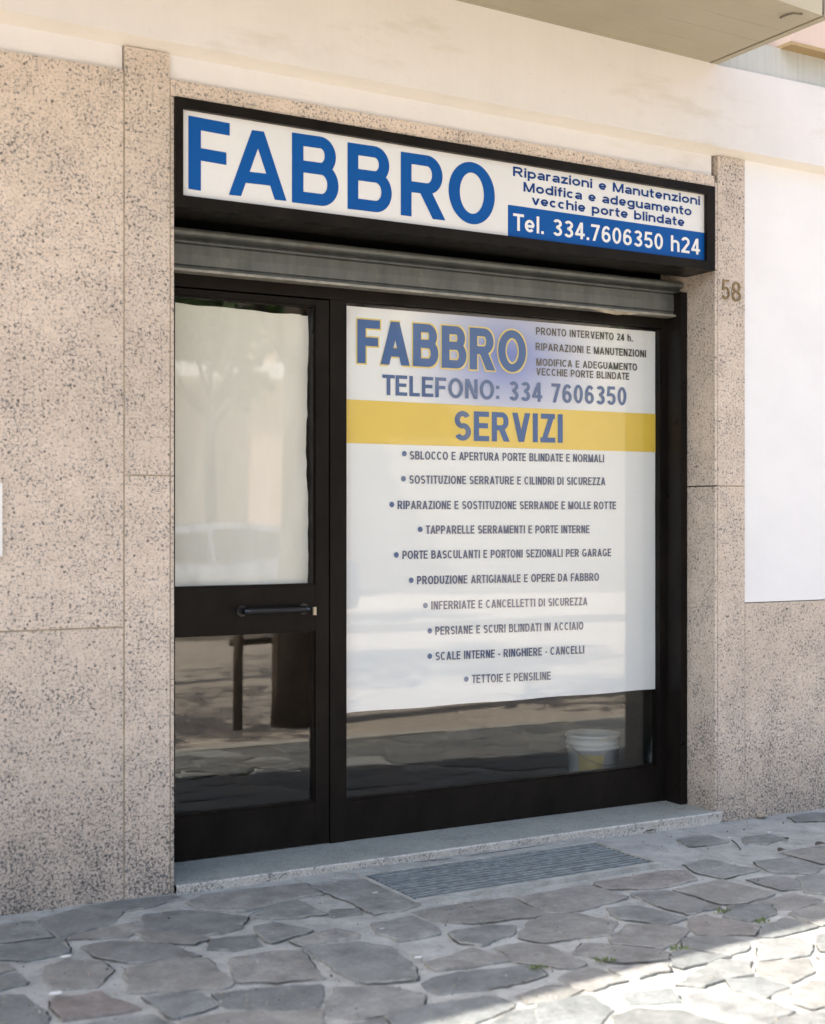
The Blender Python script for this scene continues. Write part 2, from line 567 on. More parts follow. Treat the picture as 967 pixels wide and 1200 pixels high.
# ------------------------------------------------------------------ stroke lettering
def glyph(ch, w, h):
    """strokes of one letter, cap height 1; returns (list of quads, width)"""
    q = []
    r, k = w / 2, h / 2

    def V(x, a, b): q.append([(x - r, a), (x + r, a), (x + r, b), (x - r, b)])
    def H(a, b, y): q.append([(a, y - k), (b, y - k), (b, y + k), (a, y + k)])

    def D(x0, y0, x1, y1, f=1.0):
        L = math.hypot(x1 - x0, y1 - y0)
        t = w * f * L / max(abs(y1 - y0), 1e-6) / 2
        t = min(t, w * .8)
        q.append([(x0 - t, y0), (x0 + t, y0), (x1 + t, y1), (x1 - t, y1)])

    def A(cx, cy, rx, ry, a0, a1, n=None):
        n = n or max(4, int(abs(a1 - a0) / 9))
        for i in range(n):
            t0, t1 = (R(a0 + (a1 - a0) * j / n) for j in (i, i + 1))
            q.append([(cx + (rx + o * r) * math.cos(t), cy + (ry + o * k) * math.sin(t)) for t, o in ((t0, -1), (t0, 1), (t1, 1), (t1, -1))])

    def bowl(x0, x1, y0, y1):       # straight from x0 then a half round ending at x1 (centre lines)
        ry = (y1 - y0) / 2
        rx = min(ry * 1.0, (x1 - x0) * .75)
        H(x0, x1 - rx, y0); H(x0, x1 - rx, y1)
        A(x1 - rx, (y0 + y1) / 2, rx, ry, -90, 90)

    X = .735                          # x-height
    if ch == 'A':
        W = .98; D(r * 1.05, 0, W / 2, 1); D(W - r * 1.05, 0, W / 2, 1); H(W * .22, W * .78, .29)
    elif ch == 'B':
        W = .88; V(r, 0, 1); bowl(r, W - r - .05, .535, 1 - k); bowl(r, W - r, k, .535)
    elif ch in 'CG':
        W = .95 if ch == 'C' else 1.0
        A(W / 2, .5, W / 2 - r, .5 - k, 42, 318 if ch == 'C' else 322)
        if ch == 'G': V(W - r, .13, .5); H(W * .55, W, .5 - k)
    elif ch == 'D':
        W = .92; V(r, 0, 1)
        H(r, W * .45, k); H(r, W * .45, 1 - k); A(W * .45, .5, W * .55 - r, .5 - k, -90, 90)
    elif ch == 'E':
        W = .78; V(r, 0, 1); H(r, W, k); H(r, W, 1 - k); H(r, W * .93, .52)
    elif ch == 'F':
        W = .75; V(r, 0, 1); H(r, W, 1 - k); H(r, W * .92, .5)
    elif ch == 'H':
        W = .88; V(r, 0, 1); V(W - r, 0, 1); H(r, W - r, .52)
    elif ch == 'I':
        W = w; V(r, 0, 1)
    elif ch == 'L':
        W = .70; V(r, 0, 1); H(r, W, k)
    elif ch == 'M':
        W = 1.08; V(r, 0, 1); V(W - r, 0, 1); D(r * 1.1, 1, W / 2, 0, .95); D(W - r * 1.1, 1, W / 2, 0, .95)
    elif ch == 'N':
        W = .88; V(r, 0, 1); V(W - r, 0, 1); D(r * 1.2, 1, W - r * 1.2, 0, 1.0)
    elif ch == 'O':
        W = 1.04; A(W / 2, .5, W / 2 - r, .5 - k + .01, 0, 360, 44)
    elif ch == 'P':
        W = .83; V(r, 0, 1); bowl(r, W - r, .43, 1 - k)
    elif ch == 'R':
        W = .92; V(r, 0, 1); bowl(r, W - r - .05, .47, 1 - k)
        D(W * .52, .47, W - r * 1.1, 0)
    elif ch == 'S':
        W = .84; u = (1 - 2 * k) / 4 + .005
        A(W / 2, 1 - k - u, W / 2 - r - .02, u, 28, 270); A(W / 2, k + u, W / 2 - r, u, 90, -152)
    elif ch == 'T':
        W = .82; V(W / 2, 0, 1); H(0, W, 1 - k)
    elif ch == 'U':
        W = .88; V(r, .36, 1); V(W - r, .36, 1); A(W / 2, .36, W / 2 - r, .36 - k, 180, 360)
    elif ch == 'V':
        W = .95; D(W / 2, 0, r * 1.05, 1); D(W / 2, 0, W - r * 1.05, 1)
    elif ch == 'Z':
        W = .80; H(.02, W - .02, 1 - k); H(0, W, k); D(r * 1.5, h * .5, W - r * 1.5, 1 - h * .5, .95)
    # digits
    elif ch == '0':
        W = .72; A(W / 2, .5, W / 2 - r, .5 - k, 0, 360, 40)
    elif ch == '2':
        W = .72; A(W / 2, .715, W / 2 - r, .285 - k, 165, -38); H(0, W, k)
        D(r * 1.2, h * .6, W - r * 1.35, .60, .95)
    elif ch == '3':
        W = .72; A(W / 2, .745, W / 2 - r - .02, .255 - k, 155, -90); A(W / 2, .275, W / 2 - r, .275 - k, 90, -155)
        H(W * .36, W * .5, .52)
    elif ch == '4':
        W = .76; V(W * .68, 0, 1); H(0, W, .27); D(r * .9, .27, W * .66, 1, .9)
    elif ch == '5':
        W = .72; H(W * .18, W * .92, 1 - k); D(W * .16, .46, W * .25, 1, .9)
        A(W / 2, .325, W / 2 - r, .325 - k, 128, -155)
    elif ch == '6':
        W = .72; A(W / 2, .32, W / 2 - r, .32 - k, 0, 360, 36); A(W / 2 + .03, .5, W / 2 - r + .03, .5 - k, 45, 200)
    elif ch == '7':
        W = .70; H(0, W, 1 - k); D(W * .32, 0, W - r * 1.15, 1 - h * .6, .95)
    elif ch == '8':
        W = .74; A(W / 2, .745, W / 2 - r - .03, .255 - k, 0, 360, 30); A(W / 2, .275, W / 2 - r, .275 - k, 0, 360, 32)
    # lower case
    elif ch == 'a':
        W = .70; V(W - r, 0, X * .66); A(W / 2 + .01, X * .66, W / 2 - r - .01, X * .34 - k, 0, 160)
        A(W * .42, X * .30, W * .42 - r, X * .30 - k, 90, 325); H(W * .42, W - r, X * .60 - k)
    elif ch in 'bdpq':
        W = .78; up = ch in 'bd'; left = ch in 'bp'
        V(r if left else W - r, 0 if up else -.28, 1 if up else X); A(W / 2, X / 2, W / 2 - r, X / 2 - k, 0, 360, 32)
    elif ch == 'c':
        W = .70; A(W / 2, X / 2, W / 2 - r, X / 2 - k, 45, 315)
    elif ch == 'e':
        W = .74; A(W / 2, X / 2, W / 2 - r, X / 2 - k, 0, 318); H(r, W - r * .6, X / 2 - k * .2)
    elif ch == 'f':
        W = .46; V(W * .42, 0, .80); A(W * .42 + .18, .80, .18, .2 - k, 90, 180); H(0, W, X - k)
    elif ch == 'g':
        W = .78; V(W - r, 0, X); A(W / 2, X / 2, W / 2 - r, X / 2 - k, 0, 360, 32); A(W / 2, 0.0, W / 2 - r, .28 - k, -160, 0)
    elif ch in 'hnmu':
        W = .74
        if ch == 'h': V(r, 0, 1)
        elif ch in 'nm': V(r, 0, X)
        if ch == 'u':
            V(W - r, 0, X); V(r, .28, X); A(W / 2, .28, W / 2 - r, .28 - k, 180, 360)
        elif ch == 'm':
            W = 1.14; q2 = (W - w) / 4
            for c0 in (r + q2, r + 3 * q2):
                A(c0, X - .27, q2, .27 - k, 0, 180); V(c0 + q2, 0, X - .27)
        else:
            A(W / 2, X - .28, W / 2 - r, .28 - k, 0, 180); V(W - r, 0, X - .28)
    elif ch in 'il':
        W = w; V(r, 0, X if ch == 'i' else 1)
        if ch == 'i': q.append([(0, 1 - h), (w, 1 - h), (w, 1), (0, 1)])
    elif ch == 'o':
        W = .78; A(W / 2, X / 2, W / 2 - r, X / 2 - k, 0, 360, 32)
    elif ch == 'r':
        W = .48; V(r, 0, X); A(r + .25, X - .27, .25, .27 - k, 68, 180)
    elif ch == 't':
        W = .46; V(W * .42, .18, .95); H(0, W, X - k); A(W * .42 + .17, .18, .17, .18 - k, 180, 290)
    elif ch == 'v':
        W = .74; D(W / 2, 0, r, X); D(W / 2, 0, W - r, X)
    elif ch == 'z':
        W = .66; H(.02, W - .02, X - k); H(0, W, k); D(r * 1.6, h * .5, W - r * 1.6, X - h * .5, .95)
    elif ch == '.':
        W = w; V(r, 0, h)
    elif ch == ':':
        W = w; V(r, .05, .05 + h); V(r, .56, .56 + h)
    elif ch == '-':
        W = .40; H(0, W, .38)
    else:
        W = .36
    return q, W


def lettering(text, x0, x1, z0, z1, cap, y, w, mat, parent, grow=0.0, gap=.13, h=None, name='lettering'):
    """letters on the plane y facing the street, from x0 to x1, baseline z0->z1"""
    h = h or w * .9
    w0 = w                                   # stem width as a share of the cap height
    for _ in range(4):
        items, adv = [], 0.0
        for i, ch in enumerate(text):
            if ch == ' ':
                adv += .54
                continue
            q, W = glyph(ch, w, h)
            items.append((q, adv))
            adv += W + gap
            pair = text[i:i + 2]
            if pair in ('TA', 'AT', 'AV', 'VA', 'TE', 'Te', 'FA', 'RT', 'LT', 'TO', 'AP'):
                adv -= .09
        tot = adv - gap
        sx = (x1 - x0) / tot
        w = min(.40, w0 * cap / sx)
    words, cur = [], []
    k = 0
    for ch in text + ' ':
        if ch == ' ':
            if cur: words.append(cur)
            cur = []
        else:
            cur.append(items[k]); k += 1
    for word in words:
        bm = bmesh.new()
        n = 0
        for q, a in word:
            for poly in q:
                n += 1
                yy = y - .000012 * (n % 89)
                cx = sum(p[0] for p in poly) / 4
                cy = sum(p[1] for p in poly) / 4
                vs_ = []
                for px, pz in poly:
                    X = x0 + (a + px) * sx
                    Z = pz * cap
                    if grow:
                        dx, dz = (px - cx) * sx, (pz - cy) * cap
                        X += grow * (1 if dx > 0 else -1)
                        Z += grow * (1 if dz > 0 else -1)
                    vs_.append((X, yy, Z + z0 + (z1 - z0) * (X - x0) / (x1 - x0)))
                area = sum(vs_[i][0] * vs_[(i + 1) % 4][2] - vs_[(i + 1) % 4][0] * vs_[i][2] for i in range(4))
                if area < 0: vs_ = vs_[::-1]
                bm.faces.new([bm.verts.new(v) for v in vs_])
        o = obj(name, bm, mat, parent)
    return o


def text_px(text, l, r_, y, **kw):
    """l=(u, v_base), r_=(u, v_base) as surveyed on the photo; cap = cap height in photo pixels at the left end"""
    x0, z0 = P(l[0], l[1], y)
    x1, z1 = P(r_[0], r_[1], y)
    _, zt = P(l[0], l[1] - kw.pop('cap'), y)
    return lettering(text, x0, x1, z0, z1, zt - z0, y, **kw)


# ================================================================== GROUND
bm = bmesh.new()
for (x0, x1, y0, y1, z) in ((-60, 90, -120, -2.5, -.02),):
    box(bm, x0, x1, y0, y1, z - .5, z)
tag(obj('ground', bm, MAT['ground']), kind='structure')
bm = bmesh.new()
box(bm, -60, 90, -300, -120, -.6, -.03)
tag(obj('far_ground', bm, MAT['ground']), kind='structure')

GX0, GX1 = 2.745, 3.935
# --- crazy paving: stones surveyed from the photograph (crop pixels, scale 2.93), the rest invented
R1, R2, R3 = (0, 980), (320, 980), (637, 930)
STONES = [
    (R1, [(150,445),(270,425),(345,430),(385,465),(330,515),(200,522),(165,500)]),
    (R1, [(180,565),(350,535),(395,560),(480,590),(225,632),(190,600)]),
    (R1, [(-60,550),(90,545),(150,600),(160,645),(60,690),(-60,690)]),
    (R1, [(-60,500),(60,470),(95,505),(0,530),(-60,535)]),
    (R1, [(445,455),(600,422),(700,420),(790,500),(770,520),(450,535)]),
    (R1, [(485,555),(690,540),(735,580),(600,625),(555,600)]),
    (R1, [(735,540),(900,518),(1097,512),(1097,585),(960,592),(790,585)]),
    (R1, [(790,415),(937,395),(1027,392),(1112,485),(937,500),(815,497)]),
    (R1, [(230,655),(400,625),(520,608),(590,650),(560,710),(240,720)]),
    (R1, [(640,635),(800,605),(937,600),(1100,598),(1095,640),(1000,690),(620,700)]),
    (R1, [(280,380),(400,360),(560,370),(690,410),(440,435),(330,410)]),
    (R1, [(500,270),(620,258),(840,275),(820,315),(700,340),(590,330),(500,315)]),
    (R1, [(465,335),(500,322),(720,350),(660,370),(520,360)]),
    (R1, [(725,355),(870,340),(900,375),(800,392),(715,385)]),
    (R1, [(-60,390),(120,360),(215,355),(240,400),(90,425),(-60,425)]),
    (R1, [(865,270),(937,232),(1027,222),(1117,265),(1040,278),(937,282)]),
    (R1, [(870,315),(937,297),(1067,325),(990,352),(937,365),(910,360)]),
    (R1, [(650,225),(700,205),(840,185),(1040,165),(1100,200),(1020,212),(840,255),(700,252)]),
    (R1, [(-60,310),(110,290),(150,320),(180,345),(0,365),(-60,370)]),
    (R1, [(130,285),(290,245),(420,262),(380,300),(210,345)]),
    (R1, [(310,242),(420,222),(590,205),(630,215),(440,258),(340,250)]),
    (R1, [(370,312),(470,290),(490,310),(430,345),(230,355),(260,335)]),
    (R1, [(-50,445),(30,435),(60,455),(-50,485)]),
    (R2, [(110,385),(300,365),(400,385),(480,450),(490,490),(320,505),(240,475)]),
    (R2, [(185,570),(220,520),(400,515),(510,545),(505,590),(300,625),(200,615)]),
    (R2, [(345,300),(480,275),(570,310),(570,335),(440,355),(350,330)]),
    (R2, [(190,250),(290,245),(300,265),(215,275),(195,270)]),
    (R2, [(130,172),(215,152),(320,152),(500,232),(440,252),(340,265),(250,220)]),
    (R2, [(480,258),(700,222),(800,210),(945,265),(700,300),(560,290)]),
    (R2, [(945,190),(1080,168),(1215,210),(1070,250),(950,262),(835,208)]),
    (R2, [(600,335),(740,305),(830,310),(820,340),(720,375),(640,365)]),
    (R2, [(520,435),(690,385),(810,425),(700,445),(560,460)]),
    (R2, [(850,350),(880,290),(950,265),(1050,265),(1180,295),(1145,335),(930,362)]),
    (R2, [(525,500),(560,475),(880,440),(930,480),(800,515),(570,540),(535,525)]),
    (R2, [(60,355),(200,320),(300,335),(290,350),(100,375)]),
    (R2, [(765,385),(860,368),(935,375),(1065,440),(1010,452),(850,435)]),
    (R2, [(400,610),(560,575),(740,548),(830,580),(700,640),(420,680)]),
    (R2, [(840,545),(960,505),(1060,525),(1000,560),(870,575)]),
    (R2, [(120,660),(300,640),(380,620),(400,700),(130,720)]),
    (R2, [(720,650),(850,590),(1010,575),(1080,640),(900,700),(700,710)]),
    (R3, [(175,305),(390,272),(480,265),(530,295),(400,325),(220,328)]),
    (R3, [(480,245),(560,230),(740,262),(620,290),(540,275)]),
    (R3, [(455,330),(610,296),(790,345),(690,375),(620,378)]),
    (R3, [(300,348),(430,334),(600,390),(490,415),(380,380)]),
    (R3, [(215,395),(330,388),(485,430),(420,447),(260,430)]),
    (R3, [(225,500),(290,450),(410,450),(495,463),(490,485),(420,530),(240,515)]),
    (R3, [(495,430),(560,418),(740,455),(720,485),(520,480),(500,455)]),
    (R3, [(640,385),(780,380),(800,410),(720,440),(620,420)]),
    (R3, [(755,465),(830,425),(950,455),(800,490),(740,488)]),
    (R3, [(480,495),(600,487),(710,510),(700,540),(640,550),(490,525)]),
    (R3, [(440,560),(500,545),(640,558),(480,600),(435,590)]),
    (R3, [(105,545),(150,515),(350,530),(435,545),(420,570),(250,580)]),
    (R3, [(740,368),(850,342),(960,362),(880,395),(800,395)]),
    (R3, [(690,295),(800,278),(870,292),(880,325),(820,332)]),
    (R3, [(720,235),(860,222),(960,252),(930,275),(790,270)]),
    (R3, [(875,288),(967,278),(1040,330),(990,345),(900,340)]),
    (R3, [(825,205),(900,188),(1000,182),(1040,225),(960,240)]),
    (R3, [(840,410),(960,378),(1050,383),(1050,440),(950,452)]),
    (R3, [(460,158),(510,146),(570,146),(630,165),(560,178),(500,180)]),
    (R3, [(680,150),(780,138),(830,152),(770,172),(700,172)]),
    (R3, [(840,80),(930,66),(1010,72),(960,92),(870,95)]),
    (R3, [(235,600),(420,583),(430,608),(330,632),(250,618)]),
    (R3, [(250,690),(440,668),(470,715),(300,725)]),
    (R3, [(500,690),(620,672),(860,745),(740,800),(530,725)]),
    (R3, [(640,642),(740,635),(840,660),(760,698),(650,668)]),
    (R3, [(735,510),(850,497),(930,520),(915,555),(745,570)]),
    (R3, [(740,580),(910,568),(935,610),(860,648),(735,625)]),
    (R3, [(940,490),(1050,480),(1080,520),(1040,545),(945,540)]),
    (R3, [(945,560),(1060,558),(1080,615),(950,620)]),
    (R3, [(790,690),(940,642),(1090,650),(1090,700),(920,738)]),
    (R3, [(230,760),(330,737),(480,745),(660,800),(640,860),(330,870)]),
    (R3, [(-20,725),(150,690),(230,740),(180,800),(-20,820)]),
    (R3, [(460,655),(600,570),(705,572),(720,618),(560,660)]),
    (R3, [(50,632),(160,597),(285,640),(170,675),(110,665)]),
    (R3, [(700,790),(880,755),(1000,745),(1080,800),(760,860)]),
]


def pip(p, poly):
    c = False
    j = len(poly) - 1
    for i in range(len(poly)):
        if (poly[i][1] > p[1]) != (poly[j][1] > p[1]) and p[0] < (poly[j][0] - poly[i][0]) * (p[1] - poly[i][1]) / (poly[j][1] - poly[i][1]) + poly[i][0]:
            c = not c
        j = i
    return c


polys = []
for (ox, oy), pts in STONES:
    wp = []
    for (cx, cy) in pts:
        u, v = ox + cx / 2.93, oy + cy / 2.93
        x, y = G(u, v, .05)
        x, y = G(u, v, gz(x))
        wp.append((x, y))
    polys.append(wp)
n_trace = len(polys)


def clip(poly, nx, ny, d):
    out = []
    for i in range(len(poly)):
        a, b = poly[i], poly[(i + 1) % len(poly)]
        da, db = a[0] * nx + a[1] * ny - d, b[0] * nx + b[1] * ny - d
        if da <= 0: out.append(a)
        if (da < 0) != (db < 0) and da != db:
            t = da / (da - db)
            out.append((a[0] + (b[0] - a[0]) * t, a[1] + (b[1] - a[1]) * t))
    return out


PY0, PY1, PX0, PX1 = -2.40, 0.0, -5.5, 13.0
seeds = []
ny_, nx_ = 8, 56
for j in range(ny_):
    for i in range(nx_):
        seeds.append((PX0 + (i + random.uniform(.12, .88) + .5 * (j % 2)) * (PX1 - PX0) / nx_, PY0 + (j + random.uniform(.15, .85)) * (PY1 - PY0) / ny_))
for s in seeds:
    cell = [(PX0, PY0), (PX1, PY0), (PX1, PY1), (PX0, PY1)]
    for t in seeds:
        dx, dy = t[0] - s[0], t[1] - s[1]
        L = math.hypot(dx, dy)
        if 0 < L < 1.3 and cell:
            g = random.uniform(.008, .018)
            cell = clip(cell, dx / L, dy / L, ((s[0] + t[0]) / 2 * dx + (s[1] + t[1]) / 2 * dy) / L - g)
    if len(cell) < 3: continue
    cx = sum(p[0] for p in cell) / len(cell); cy = sum(p[1] for p in cell) / len(cell)
    test = cell + [(cx, cy)] + [((p[0] + cx) / 2, (p[1] + cy) / 2) for p in cell]
    vis = sum(1 for p in test if (lambda q: -25 < q[0] < 992 and 900 < q[1] < 1222)(proj(p[0], p[1], .05)))
    if vis > 0: continue
    if any(pip(p, pp) for pp in polys[:n_trace] for p in test): continue
    if any(pip(p, cell) for pp in polys[:n_trace] for p in pp): continue
    polys.append(cell)

bm = bmesh.new()
tone = bm.verts.layers.float_color.new('tone')
edg = bm.verts.layers.float.new('edge')
# mortar bed
nxm, nym = 150, 26
grid = [[bm.verts.new((PX0 - .5 + (PX1 - PX0 + 1) * i / nxm, -2.44 + 2.48 * j / nym, 0)) for i in range(nxm + 1)] for j in range(nym + 1)]
for row in grid:
    for v in row:
        v.co.z = gz(v.co.x) - .006 + .0035 * mnoise.noise(Vector((v.co.x * 2.2, v.co.y * 2.2, 0)))
MY0, MY1 = -.395, .02
for j in range(nym):
    for i in range(nxm):
        bm.faces.new((grid[j][i], grid[j][i + 1], grid[j + 1][i + 1], grid[j + 1][i])).material_index = 1
PAL = [(.238, .244, .234), (.208, .219, .214), (.254, .256, .243), (.276, .270, .248), (.224, .232, .22), (.264, .257, .237)]
for pi, poly in enumerate(polys):
    rs = random.Random(pi * 13 + 5)
    area = sum(poly[i][0] * poly[(i + 1) % len(poly)][1] - poly[(i + 1) % len(poly)][0] * poly[i][1] for i in range(len(poly)))
    if area < 0: poly = poly[::-1]
    # round the corners, then roughen the outline
    pts = []
    for i in range(len(poly)):
        a, b, c = poly[i - 1], poly[i], poly[(i + 1) % len(poly)]
        k = rs.uniform(.03, .10)
        p0 = (b[0] + (a[0] - b[0]) * k, b[1] + (a[1] - b[1]) * k)
        p1 = (b[0] + (c[0] - b[0]) * k, b[1] + (c[1] - b[1]) * k)
        pm = ((p0[0] + p1[0] + 2 * b[0]) / 4, (p0[1] + p1[1] + 2 * b[1]) / 4)
        pts += [p0, pm, p1]
    out = []
    for i in range(len(pts)):
        a, b = pts[i], pts[(i + 1) % len(pts)]
        m = max(1, int(math.hypot(b[0] - a[0], b[1] - a[1]) / .022))
        for t in range(m):
            x, y = a[0] + (b[0] - a[0]) * t / m, a[1] + (b[1] - a[1]) * t / m
            out.append((x + .013 * mnoise.noise(Vector((x * 13, y * 13, pi * .3))) + .008 * mnoise.noise(Vector((x * 42, y * 42, pi))),
                        y + .013 * mnoise.noise(Vector((x * 13, y * 13, 9 + pi * .3))) + .008 * mnoise.noise(Vector((x * 42, y * 42, 7 + pi)))))
    cx = sum(p[0] for p in out) / len(out); cy = sum(p[1] for p in out) / len(out)
    base = PAL[rs.randrange(len(PAL))]
    f = rs.uniform(.85, 1.15)
    if pi in (1,): base = (.27, .235, .215)
    if pi in (46, 40): base = (.27, .25, .23)
    col = tuple(b * f for b in base) + (1,)
    h = rs.uniform(-.002, .0035)
    tx, ty = rs.uniform(-.008, .008), rs.uniform(-.008, .008)
    rings = []
    for (s_, dz, e) in ((1.06, -.012, 1.0), (1.06, -.002, 1.0), (1.035, .0006, .95), (.84, .0014, .45), (.5, .0016, 0.0)):
        ring = []
        for (x, y) in out:
            X, Y = cx + (x - cx) * s_, cy + (y - cy) * s_
            v = bm.verts.new((X, Y, gz(X) + h + dz + tx * (X - cx) + ty * (Y - cy)))
            v[tone] = col
            v[edg] = e
            ring.append(v)
        rings.append(ring)
    n = len(out)
    for a, b in zip(rings, rings[1:]):
        for i in range(n):
            bm.faces.new((a[i], a[(i + 1) % n], b[(i + 1) % n], b[i])).material_index = 0
    cv = bm.verts.new((cx, cy, gz(cx) + h + .002))
    cv[tone] = col
    for i in range(n):
        bm.faces.new((rings[-1][i], rings[-1][(i + 1) % n], cv)).material_index = 0
    # open joints: thin dark slivers beside part of the stone
    for _ in range(rs.choice((1, 1, 2, 3)) if pi < n_trace else rs.choice((0, 1))):
        L = rs.randint(n // 8, n // 3)
        st = rs.randrange(n)
        ang = []
        for t in range(L + 1):
            x, y = out[(st + t) % n]
            x, y = cx + (x - cx) * 1.06, cy + (y - cy) * 1.06
            d = math.hypot(x - cx, y - cy)
            wd = (.0025 + .0055 * rs.random()) * max(0, math.sin(math.pi * t / L)) ** .6
            ux, uy = (x - cx) / d, (y - cy) / d
            ang.append((x + ux * .001, y + uy * .001, x + ux * (.001 + wd), y + uy * (.001 + wd)))
        vv = [(bm.verts.new((a, b, gz(a) + .0005)), bm.verts.new((c, d, gz(c) - .0005))) for a, b, c, d in ang]
        for t in range(L):
            try:
                bm.faces.new((vv[t][0], vv[t][1], vv[t + 1][1], vv[t + 1][0])).material_index = 2
            except ValueError:
                pass
# trodden gum and paint spots
for (u, v, r_) in ((77, 1128, .02), (66, 1172, .022), (440, 1049, .012), (448, 1092, .01), (490, 1126, .014), (902, 973, .012), (855, 980, .010), (393, 1036, .008)):
    x, y = G(u, v, .055)
    n = 14
    ring = [bm.verts.new((x + r_ * math.cos(k * math.tau / n) * random.uniform(.8, 1.2), y + .6 * r_ * math.sin(k * math.tau / n) * random.uniform(.8, 1.2), gz(x) + .0085)) for k in range(n)]
    bm.faces.new(ring).material_index = 3
pav = tag(obj('pavement', bm, [MAT['stone'], MAT['mortar'], MAT['crack'], MAT['gum']]), kind='structure')

bm = bmesh.new()
rg = random.Random(91)
for _ in range(1300):
    u, v = rg.uniform(-10, 980), rg.uniform(955, 1215)
    if v < 1066 - .128 * u: continue
    x, y = G(u, v, .05)
    if y > -.03 or (2.7 < x < 3.95 and y > -.42): continue
    r_ = rg.uniform(.0010, .0032) * (1 if rg.random() < .96 else 1.7)
    z = gz(x) + .003
    a0 = rg.uniform(0, 6.28)
    pts = [(x + r_ * rg.uniform(.6, 1.3) * math.cos(a0 + k * math.tau / 5), y + r_ * rg.uniform(.6, 1.3) * math.sin(a0 + k * math.tau / 5)) for k in range(5)]
    lo = [bm.verts.new((p[0], p[1], z - .003)) for p in pts]
    hi = [bm.verts.new((x + (p[0] - x) * .6, y + (p[1] - y) * .6, z + r_ * .7)) for p in pts]
    mi = rg.choice((0, 1, 1, 2, 2, 2))
    for k in range(5):
        bm.faces.new((lo[k], lo[(k + 1) % 5], hi[(k + 1) % 5], hi[k])).material_index = mi
    bm.faces.new(hi).material_index = mi
tag(obj('grit', bm, [MAT['dark_leaf'], MAT['mortar'], MAT['dry_leaf']]), 'fine grit and crumbs scattered over the paving stones', 'grit', kind='stuff')
bm = bmesh.new()
x = -30
while x < 45:
    box(bm, x + .004, x + .996, -2.57, -2.445, -.3, gz(min(max(x, -5), 13)) - .004)
    x += 1.0
tag(obj('kerb', bm, MAT['kerb'], bevel=.008), kind='structure')

# ================================================================== SHOP BUILDING
bld = thing('shop_building', 'ground floor of a building in speckled pink granite and white plaster', 'building', (0, 0, 0))


def part(name, bm, mat, parent=None, **k):
    return obj(name, bm, mat, parent or bld, **k)


# core masses
bm = bmesh.new()
box(bm, -14, 1.5, .06, 7, -.3, 3.2)
box(bm, 5.6, 16, .06, 7, -.3, 3.2)
box(bm, 1.5, 5.6, 3.6, 7, -.3, 3.2)
box(bm, -14, 16, .09, 7, 3.2, 9.5)
part('wall', bm, MAT['plaster_grey'])
# shop room
bm = bmesh.new()
box(bm, 1.5, 1.9, .42, 3.6, -.2, 2.9)
box(bm, 5.2, 5.6, .42, 3.6, -.2, 2.9)
box(bm, 1.9, 5.2, 3.3, 3.6, -.2, 2.9)
box(bm, 1.5, 5.6, .42, 3.6, 2.9, 3.199)
box(bm, 1.5, 1.88, .062, .42, -.2, 3.199)
box(bm, 4.65, 5.6, .062, .42, -.2, 3.199)
part('room_wall', bm, MAT['room'])
part('room_floor', B(1.9, 5.2, .42, 3.3, -.2, .07), MAT['room_floor'])

# granite cladding
def clad(name, x0, x1, z0, z1, z1b=None, y0=0.0, y1=.058, bev=.0025):
    bm = bmesh.new()
    slope_box(bm, x0, x1, y0, y1, z0, z0, z1, z1 if z1b is None else z1b)
    return part(name, bm, MAT['granite'], bevel=bev)


xs = [-13.9, -11.2, -8.5, -5.8, -3.1, -.75, 1.688]
for a, b in zip(xs, xs[1:]):
    clad('granite_panel', a + .003, b - .003, -.02, 1.080)
    clad('granite_panel', a + .003, b - .003, 1.087, 3.172, 3.178)
clad('granite_pilaster', 1.692, 1.868, -.02, 1.652)
clad('granite_pilaster', 1.692, 1.868, 1.658, 3.268)
bm = bmesh.new()
box(bm, 1.873, 1.8855, 0, .40, .02, 1.652)
box(bm, 1.873, 1.8855, 0, .40, 1.656, 3.105)
part('reveal_slab', bm, MAT['granite'], bevel=.002)
bm = bmesh.new()
slope_box(bm, 1.873, 4.604, 0, .058, 3.108, 3.080, 3.173, 3.131)
part('granite_lintel', bm, MAT['granite'], bevel=.003)
clad('granite_pilaster', 4.626, 4.797, -.02, 1.645)
clad('granite_pilaster', 4.626, 4.797, 1.651, 3.232)
bm = bmesh.new()
box(bm, 4.606, 4.6225, 0, .40, .02, 1.645)
box(bm, 4.606, 4.6225, 0, .40, 1.651, 3.10)
part('reveal_slab', bm, MAT['granite'], bevel=.002)
xs = [4.80, 7.2, 9.6, 12.2]
for a, b in zip(xs, xs[1:]):
    clad('granite_panel', a + (.002 if a > 4.9 else 0), b - .002, -.02, 1.079)
# joint filler strips, a little below the stone faces
bm = bmesh.new()
box(bm, 1.686, 1.694, .003, .05, .03, 3.17)
box(bm, 1.866, 1.875, .003, .05, .03, 3.17)
box(bm, -14, 1.688, .004, .05, 1.078, 1.089)
box(bm, 1.69, 1.87, .004, .05, 1.650, 1.660)
box(bm, 4.62, 4.80, .004, .05, 1.643, 1.653)
box(bm, 4.620, 4.628, .004, .05, .03, 3.10)
box(bm, 4.795, 4.803, .004, .05, .03, 1.07)
part('joint_filler', bm, MAT['joint'])

